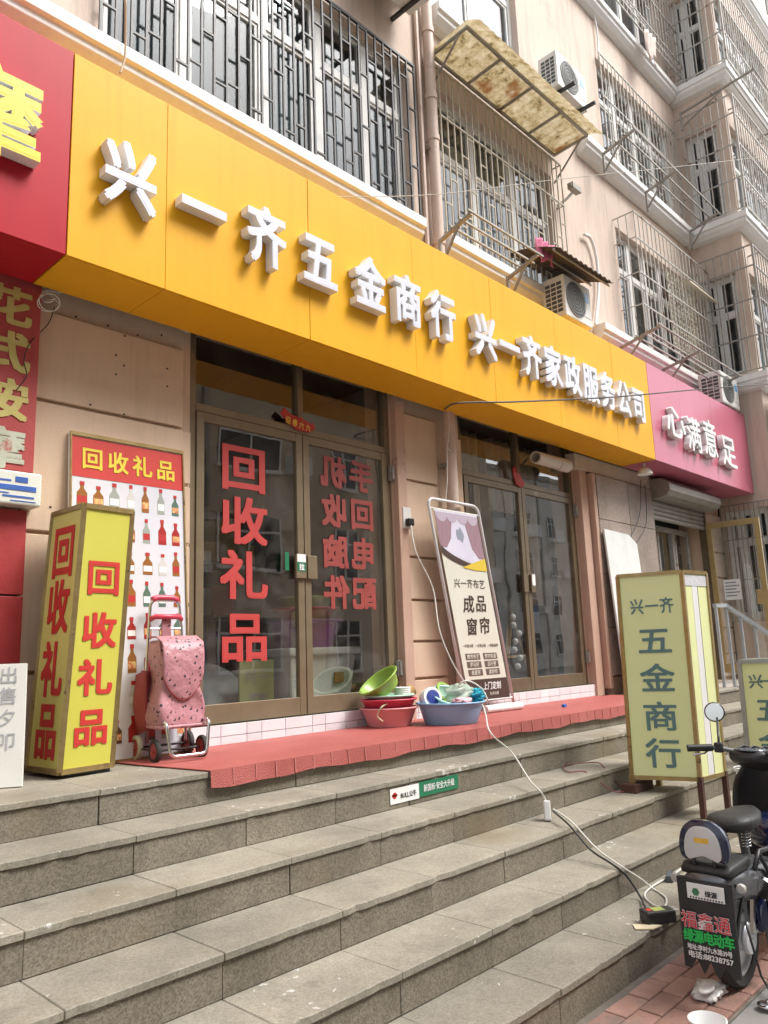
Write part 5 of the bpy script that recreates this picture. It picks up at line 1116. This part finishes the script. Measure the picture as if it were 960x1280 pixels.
qb.plate(MB(), .34, .56, .01, .93, .0045, .0055).build('zip_strip', m_paperw, t); qb.plate(MB(), .56, .58, .01, .93, .0045, .006).build('zip', m_black, t); qb.plate(MB(), .04, .96, .93, .985, .006, .0075).build('top_flap', mat('silver_film', (.6, .6, .64), (.7, .7, .74), scale=20, rough=.3, bump=.4, bscale=30), t)
d = a+(c-b_); m_rust = mat('rusty_leg', (.07, .03, .022), (.10, .045, .03), scale=14, rough=.8)
for p, zb in ((a, .505), (b_, .302), (c, .302), (d, .452)): bar('leg', (p.x-.004, p.y, zb), (p.x, p.y, .56), .034, m_rust if p in (b_, c) else m_brass, t)
p = Vector((5.14, 2.60, .452)); tag(MB().box(-.13, .13, -.055, .055, 0, .052).box(-.12, .12, -.045, .045, .052, .054).build('brick', m_rust, None, W=False, bevel=.01), 'dark brown brick under the left foot of the lime box sign', 'brick').location = p
bpy.data.objects[-1] if False else None
a2, b2, c2 = Vector((6.60, 2.36, .46)), Vector((6.66, 1.98, .46)), Vector((6.96, 1.94, .46))
t, qa, qb = sign_box('second lime green box sign with grey frame at the right edge', (a2, b2, c2), (.04, 0, .80), 0, m_rail, m_lime, m_lime, None, None, fw=.035)
qa.text('兴', .28, .80, .11, .12, m_teal, t, n=.005, bold=.014); qa.text('一', .5, .80, .11, .12, m_teal, t, n=.005, bold=.014); qa.text('齐', .74, .80, .11, .12, m_teal, t, n=.005, bold=.014)
for ch, v in zip('五金', (.52, .2)): qa.text(ch, .5, v, .22, .2, m_teal, t, n=.005, bold=.016)
d2 = a2+(c2-b2)
for p, zb in ((a2, .30), (b2, .151), (c2, .151), (d2, .30)): bar('leg', (p.x, p.y, zb+.002), (p.x, p.y, .47), .034, m_rail, t)

# ================================================================== ELECTRIC BIKE
m_bk = mat('black_plastic', (.018, .018, .019), (.026, .026, .027), scale=10, rough=.38, c3=(.07, .065, .06), c3_scale=5, c3_at=.66)
m_navy = mat('navy_gloss', (.008, .012, .045), (.011, .016, .055), scale=4, rough=.18, coat=.6)
m_silv = mat('silver_paint', (.58, .59, .62), (.64, .65, .68), scale=6, rough=.28, metal=.35)
m_body = mat('gunmetal_paint', (.11, .115, .125), (.15, .155, .165), scale=6, rough=.25, metal=.5)
m_sil2 = mat('grey_plastic', (.12, .125, .13), (.16, .165, .17), scale=6, rough=.45)
m_seat = mat('seat_vinyl', (.022, .022, .023), (.032, .031, .031), scale=12, rough=.5, bump=.25, bscale=90)
bk = thing('electric_bike', 'blue and silver electric bike with black mudflap parked by the steps', 'electric bike', (3.55, 1.42, 0))
CY = 1.42
def bx_(name, x0, x1, y0, y1, z0, z1, m, par=bk, bev=.015): return MB().box(x0, x1, y0, y1, z0, z1).build(name, m, par, bevel=bev, smooth=True)
def loft(secs, n=20, sq=.6):
    """secs: (x, yc, zc, half width, half height)"""
    mb = MB(); vs = []
    for (x, yc, zc, hw, hh) in secs:
        for k in range(n):
            a = 2*math.pi*k/n; ca, sa = math.cos(a), math.sin(a)
            vs.append((x, yc+hw*math.copysign(abs(ca)**sq, ca), zc+hh*math.copysign(abs(sa)**sq, sa)))
    fs = [(i*n+k, i*n+(k+1) % n, (i+1)*n+(k+1) % n, (i+1)*n+k) for i in range(len(secs)-1) for k in range(n)]
    fs += [tuple(range(n-1, -1, -1)), tuple((len(secs)-1)*n+k for k in range(n))]
    return mb.add(vs, fs)
def bwheel(x):
    w_ = MB().lathe([(.155, -.03), (.185, -.036), (.2, -.015), (.2, .015), (.185, .036), (.155, .03), (.155, -.03)], 36, c=(x, CY, .201), axis='y').build('wheel', m_tyre, bk, smooth=True)
    MB().lathe([(.155, -.024), (.14, -.024), (.135, -.01), (.06, -.012), (.055, -.05), (.001, -.05)], 28, c=(x, CY, .201), axis='y').lathe([(.155, .024), (.14, .024), (.135, .01), (.06, .012), (.055, .05), (.001, .05)], 28, c=(x, CY, .201), axis='y').build('rim', m_silv, w_, smooth=True)
bwheel(3.56); bwheel(4.60)
# mudflap
fx = 3.30
fl = MB(); n = 20
top = [(1.305+.225*k/n, .475) for k in range(n+1)]; zig = [.16, .12, .165, .115, .17, .12, .175, .13, .18]
botp = [(1.305+.225*k/8, zig[k] if k not in (0, 8) else .13) for k in range(9)]
poly = top+botp[::-1]
vs = [(fx-.02*math.sin((y-1.305)/.225*math.pi), y, z) for y, z in poly]+[(fx+.008-.02*math.sin((y-1.305)/.225*math.pi), y, z) for y, z in poly]; N = len(poly)
# strip-built so that the jagged hem stays clean
mb = MB()
for k in range(8):
    y0, y1 = botp[k][0], botp[k+1][0]; f = lambda y: fx-.012*math.sin((y-1.305)/.225*math.pi)
    mb.hexa([(f(y0), y0, botp[k][1]), (f(y0)+.008, y0, botp[k][1]), (f(y1)+.008, y1, botp[k+1][1]), (f(y1), y1, botp[k+1][1]), (f(y0), y0, .475), (f(y0)+.008, y0, .475), (f(y1)+.008, y1, .475), (f(y1), y1, .475)][0:8])
flap_o = mb.build('mudflap', mat('rubber_flap', (.02, .02, .021), (.03, .03, .031), scale=9, rough=.6), bk)
# text plane: facing -x; right = -y
RV = Vector((0, -1, 0)); NX = fx-.0135
def btext(s_, y, z, w_, h_, m, par, n=0.0, bold=.02): return letter(s_, (NX-n, y, z), RV, Z3, w_, h_, m, par, depth=.0008, bold=bold)
pl = MB().box(NX-.004, NX-.0005, 1.332, 1.483, .402, .462).build('emblem_plate', m_paperw, flap_o, bevel=.001)
btext('绿源', 1.385, .428, .025, .025, m_bk, flap_o, n=.004); MB().lathe([(.001, 0), (.016, 0), (.016, .001), (.001, .001)], 6, c=(NX-.0052, 1.447, .43), axis='x').build('emblem', mat('emblem_green', (.05, .2, .09), rough=.4), flap_o)
for k in range(12): MB().box(NX-.0052, NX-.0042, 1.340+k*.0115, 1.346+k*.0115, .405, .411).build('plate_check', m_bk, flap_o)
for k, ch in enumerate('福鑫通'): btext(ch, 1.487-k*.067, .318, .068, .068, m_paperw, flap_o, bold=.022); btext(ch, 1.487-k*.067, .318, .068, .068, mat('flap_red', (.62, .03, .05), rough=.5), flap_o, n=.0015, bold=.004)
for k, ch in enumerate('绿源电动车'): btext(ch, 1.495-k*.0405, .258, .043, .05, mat('flap_green', (.02, .52, .10), rough=.5), flap_o, bold=.03)
btext('地址:李村九水路39号', 1.415, .216, .0195, .024, m_paperw, flap_o, bold=.02); btext('电话:88238757', 1.413, .188, .029, .028, m_paperw, flap_o, bold=.022)
# body
loft([(3.31, CY, .46, .085, .03), (3.38, CY, .44, .105, .055), (3.55, CY, .42, .115, .075), (3.75, CY, .40, .11, .09), (3.92, CY, .36, .09, .09), (3.98, CY, .33, .06, .07)]).build('tail_body', m_body, bk, smooth='all')
loft([(3.36, CY, .385, .07, .02), (3.5, CY, .40, .085, .03), (3.62, CY, .39, .075, .04), (3.75, CY, .33, .06, .04)]).build('inner_fender', m_bk, bk, smooth='all')
loft([(3.33, CY, .50, .10, .014), (3.37, CY, .505, .105, .024), (3.56, CY, .505, .10, .026), (3.60, CY, .50, .09, .014)], sq=.35).build('rear_seat', m_seat, bk, smooth='all')
for y in (CY-.04, CY+.045): MB().tube([(3.345, y, .48), (3.34, y, .54), (3.352, y, .60)], .009, 8).build('backrest_post', m_bk, bk, smooth='all')
# backrest: navy shield with silver plate
def shield(s_, x, th, zc, m, name, par):
    pts = [(-.5, -.32), (-.40, -.48), (-.2, -.42), (0, -.36), (.2, -.42), (.40, -.48), (.5, -.32), (.49, .0), (.40, .28), (.22, .46), (0, .5), (-.22, .46), (-.40, .28), (-.49, .0)]
    dn = []
    for i in range(len(pts)):
        a, b, c, d = [pts[(i+j) % len(pts)] for j in (-1, 0, 1, 2)]
        for k in range(4):
            f = k/4; dn.append(tuple(.5*((2*b[j])+(c[j]-a[j])*f+(2*a[j]-5*b[j]+4*c[j]-d[j])*f*f+(3*b[j]-a[j]-3*c[j]+d[j])*f**3) for j in (0, 1)))
    pts = dn; mb = MB(); n = len(pts); lay = []
    for (xx, f) in ((x+th, .92), (x+th*.5, 1.0), (x+th*.15, 1.0), (x, .88)):
        lay += [(xx, CY+p[0]*s_[0]*f, zc+p[1]*s_[1]*f) for p in pts]
    fs = [tuple(range(n)), tuple(range(4*n-1, 3*n-1, -1))]+[(i*n+k, (i+1)*n+k, (i+1)*n+(k+1) % n, i*n+(k+1) % n) for i in range(3) for k in range(n)]
    return mb.add(lay, fs).build(name, m, par, smooth=True)
br_ = shield((.205, .165), 3.335, .05, .618, m_navy, 'backrest', bk); shield((.150, .135), 3.326, .012, .610, m_silv, 'backrest_plate', br_)
MB().box(3.3245, 3.3258, CY-.03, CY+.03, .612, .632).build('sticker', m_gold, br_)
# saddle
loft([(3.60, CY+.01, .628, .03, .012), (3.62, CY+.01, .632, .085, .032), (3.68, CY+.01, .635, .105, .036), (3.78, CY+.01, .632, .10, .034), (3.88, CY+.01, .638, .07, .032), (3.94, CY+.01, .645, .03, .02)], sq=.7).build('saddle', m_seat, bk, smooth='all')
MB().tube([(3.77, CY, .60), (3.80, CY, .46)], .02, 10).build('saddle_post', m_sil2, bk); 
for y in (CY-.12, CY+.12): MB().tube([(3.55, y, .48), (3.62, y, .54), (3.86, y*1.0, .52)], .011, 8).tube([(3.62, y, .53), (3.70, y, .45), (3.76, y, .36)], .009, 8).build('grab_rail', m_bk, bk, smooth='all')
# centre frame, deck, swing arm
loft([(3.86, CY, .25, .06, .07), (4.0, CY, .22, .085, .035), (4.25, CY, .22, .09, .03), (4.36, CY, .26, .07, .05)], sq=.5).build('foot_deck', m_sil2, bk, smooth='all')
for y in (CY-.065, CY+.065): MB().tube([(3.56, y, .205), (3.80, y, .26), (3.90, y, .30)], .016, 8).build('swing_arm', m_silv, bk, smooth='all'); MB().tube([(3.57, y, .22), (3.64, y, .42)], .022, 10).build('shock_absorber', m_chrome, bk)
loft([(3.60, CY-.10, .27, .02, .05), (3.68, CY-.115, .30, .03, .075), (3.86, CY-.115, .33, .03, .06), (3.98, CY-.10, .36, .015, .03)]).build('side_cover', m_navy, bk, smooth='all')
loft([(3.60, CY+.10, .27, .02, .05), (3.68, CY+.115, .30, .03, .075), (3.86, CY+.115, .33, .03, .06), (3.98, CY+.10, .36, .015, .03)]).build('side_cover', m_navy, bk, smooth='all')
MB().lathe([(.001, -.02), (.04, -.02), (.045, 0), (.03, .012), (.001, .014)], 18, c=(3.60, CY-.13, .40), axis='x').build('indicator', m_chrome, bk, smooth=True)
# front: leg shield, column, fender, basket deck, handlebar
loft([(4.30, CY, .26, .05, .05), (4.34, CY, .42, .11, .14), (4.36, CY, .60, .13, .16), (4.33, CY+.0, .74, .10, .08)], sq=.7)
def shield_pt(u, v):
    z = .24+.60*v; hw = (.10+.09*math.sin(math.pi*min(1, v*.9+.08)))*(1-.35*max(0, v-.8)/.2); x = 4.40-.14*v+.05*(2*u-1)**2*-1
    return (x, CY+.03+(u-.5)*2*hw, z)
MB().grid(shield_pt, 14, 16).build('leg_shield', m_bk, bk, smooth='all', solid=.02)
MB().tube([(4.58, CY, .30), (4.34, CY+.03, .74), (4.20, CY+.05, .87)], .024, 10).build('steering_column', m_bk, bk, smooth='all')
for y in (CY-.05, CY+.05): MB().tube([(4.60, y, .2), (4.48, y, .44)], .017, 10).build('fork', m_chrome, bk)
MB().grid(lambda u, v: (4.60+.235*math.cos(R(15+150*u)), CY+(v-.5)*.10, .20+.235*math.sin(R(15+150*u))), 16, 4).build('front_fender', m_navy, bk, smooth='all', solid=.006)
loft([(4.10, CY+.06, .855, .03, .012), (4.12, CY+.06, .86, .09, .03), (4.20, CY+.06, .85, .115, .05), (4.30, CY+.06, .82, .10, .06), (4.36, CY+.06, .80, .05, .05)], sq=.7).build('dash_cowl', m_bk, bk, smooth='all')
MB().lathe([(.001, .0), (.055, .0), (.06, -.006), (.001, -.008)], 22, c=(4.165, CY+.06, .896), sy=1.3).build('dash_panel', mat('dash_glass', (.10, .12, .14), rough=.12), bk, smooth=True)
hbar = MB().tube(rounded([(4.02, CY+.30, .90), (4.10, CY+.20, .90), (4.17, CY+.10, .87), (4.17, CY+.02, .87), (4.10, CY-.10, .90), (4.02, CY-.20, .90)], .03), .012, 10).build('handlebar', m_sil2, bk, smooth='all')
for (p, q) in (((4.01, CY+.312, .90), (4.085, CY+.215, .90)), ((4.01, CY-.212, .90), (4.085, CY-.115, .90))): MB().tube([p, q], .018, 12).build('grip', m_bk, hbar, smooth=True)
MB().box(4.085, 4.125, CY+.17, CY+.21, .875, .925).build('switch_block', m_bk, hbar, bevel=.008)
MB().tube([(4.10, CY+.225, .895), (4.06, CY+.25, .872), (4.01, CY+.285, .87)], .005, 6).build('brake_lever', m_chrome, hbar, smooth='all')
mir = U(893, 890, y=CY+.27)
MB().tube([(4.11, CY+.19, .915), (4.14, CY+.20, .96), (mir.x, mir.y-.01, mir.z-.03)], .006, 8).build('mirror_stalk', m_bk, bk, smooth='all')
nrm = (Vector((0, 0, HC))-mir).normalized(); mo = MB().lathe([(.001, -.012), (.045, -.010), (.052, 0), (.048, .004), (.001, .004)], 26).build('mirror', m_bk, bk, W=False, smooth=True); mo.location = mir-Vector((3.55, 1.42, 0)); mo.rotation_mode = 'QUATERNION'; mo.rotation_quaternion = nrm.to_track_quat('Z', 'Y')
MB().lathe([(.001, .0052), (.045, .0052), (.046, .0045), (.001, .0045)], 26).build('mirror_glass', mat('mirror_glass', (.75, .75, .75), rough=.03, metal=1.0), mo, W=False)
# blue fairing with lamp, kickstand, cables
loft([(4.02, CY-.02, .50, .02, .03), (4.06, CY-.02, .52, .10, .07), (4.16, CY-.02, .52, .12, .085), (4.26, CY-.02, .50, .10, .08), (4.32, CY-.02, .48, .04, .04)], sq=.7).build('fairing', m_navy, bk, smooth='all')
MB().lathe([(.001, -.012), (.022, -.01), (.026, 0), (.001, .01)], 18, c=(4.052, CY+.02, .545), axis='x').build('lamp', m_chrome, bk, smooth=True)
MB().tube(rounded([(3.70, CY-.09, .22), (3.60, CY-.13, .10), (3.52, CY-.15, .03), (3.44, CY-.15, .012)], .03), .009, 8).lathe([(.001, .0), (.035, .0), (.035, .008), (.001, .009)], 16, c=(3.43, CY-.15, .003)).build('kickstand', m_chrome, bk, smooth='all')
MB().tube([(3.44, CY-.10, .30), (3.44, CY-.12, .2), (3.46, CY-.13, .1), (3.50, CY-.14, .04)], .005, 6).build('loose_cable', m_bk, bk, smooth='all')
# smaller fittings
for y in (CY-.135, CY+.135):
    o = MB().lathe([(.001, -.014), (.016, -.012), (.02, 0), (.012, .02), (.001, .022)], 14, c=(3.345, y, .455), axis='x').build('turn_signal', mat('clear_lens', (.45, .43, .4), rough=.2), bk, smooth=True)
    MB().tube([(3.36, y, .455), (3.38, CY+(y-CY)*.6, .455)], .007, 6).build('turn_signal_stem', m_bk, o)
for k in range(3):
    y = CY+(-.05, 0, .05)[k]; MB().tube([(4.13, y+.08, .88), (4.19, y+.05, .905), (4.32, y, .87), (4.40, y*.2+CY*.8, .66)], .005, 6).build('brake_cable', m_bk, bk, smooth='all')
for y in (CY-.045, CY+.055): MB().tube([(3.70+.0*k+.018*math.cos(k*.9), y+.018*math.sin(k*.9), .53+.075*k/40) for k in range(41)], .0035, 5).build('saddle_spring', m_chrome, bk, smooth='all')
MB().lathe([(.001, -.01), (.06, -.01), (.065, 0), (.06, .008), (.001, .01)], 22, c=(3.56, CY-.062, .201), axis='y').build('hub_motor_cover', m_silv, bk, smooth=True)
for (a, b) in (((3.44, CY-.10, .40), (3.40, CY-.085, .30)), ((3.40, CY-.085, .30), (3.36, CY-.07, .16))): bar('flap_stay', a, b, .01, m_bk, bk)
MB().tube([(3.66, CY-.10, .40), (3.62, CY-.15, .30), (3.70, CY-.14, .20), (3.86, CY-.11, .24)], .006, 6).tube([(3.72, CY-.11, .44), (3.80, CY-.14, .36), (3.94, CY-.11, .28)], .005, 6).build('wiring', m_bk, bk, smooth='all')
# small things on the ground
m_film = mat('clear_film', (.62, .60, .58), (.72, .70, .68), scale=12, rough=.3)
tag(blob((3.38, 1.47, .03), .045, 11, .5, 22, (1.6, 1.0, .6)).build('plastic_wrapper', m_film, None, smooth='all'), 'crumpled white plastic wrapper on the paving under the mudflap', 'wrapper')
p = U(888, 1312, z=0); t = thing('paper_cup', 'white paper cup on the ground at the bottom edge', 'cup', (p.x, p.y, -.005))
MB().lathe([(.001, .0), (.05, .0), (.065, .10), (.068, .104), (.064, .106), (.06, .10), (.047, .006), (.001, .005)], 28).build('cup', m_paperw, t, W=False, smooth=True)
# white wire basket behind the bike
p = U(940, 1010, z=.302); t = thing('wire_basket', 'white wire basket on the step behind the bike', 'basket', (p.x+.05, p.y, .302))
for k, (z, r) in enumerate(((.005, .07), (.07, .06), (.16, .075), (.24, .10), (.255, .105))): MB().tube([(r*math.cos(a), r*math.sin(a), z) for a in [2*math.pi*i/24 for i in range(24)]], .005, 6, closed=True).build('hoop', m_tubew, t, W=False, smooth='all')
for k in range(8): a = k*math.pi/4; MB().tube([(.07*math.cos(a), .07*math.sin(a), .005), (.06*math.cos(a), .06*math.sin(a), .07), (.105*math.cos(a), .105*math.sin(a), .255)], .0035, 5).build('spoke', m_tubew, t, W=False, smooth='all')
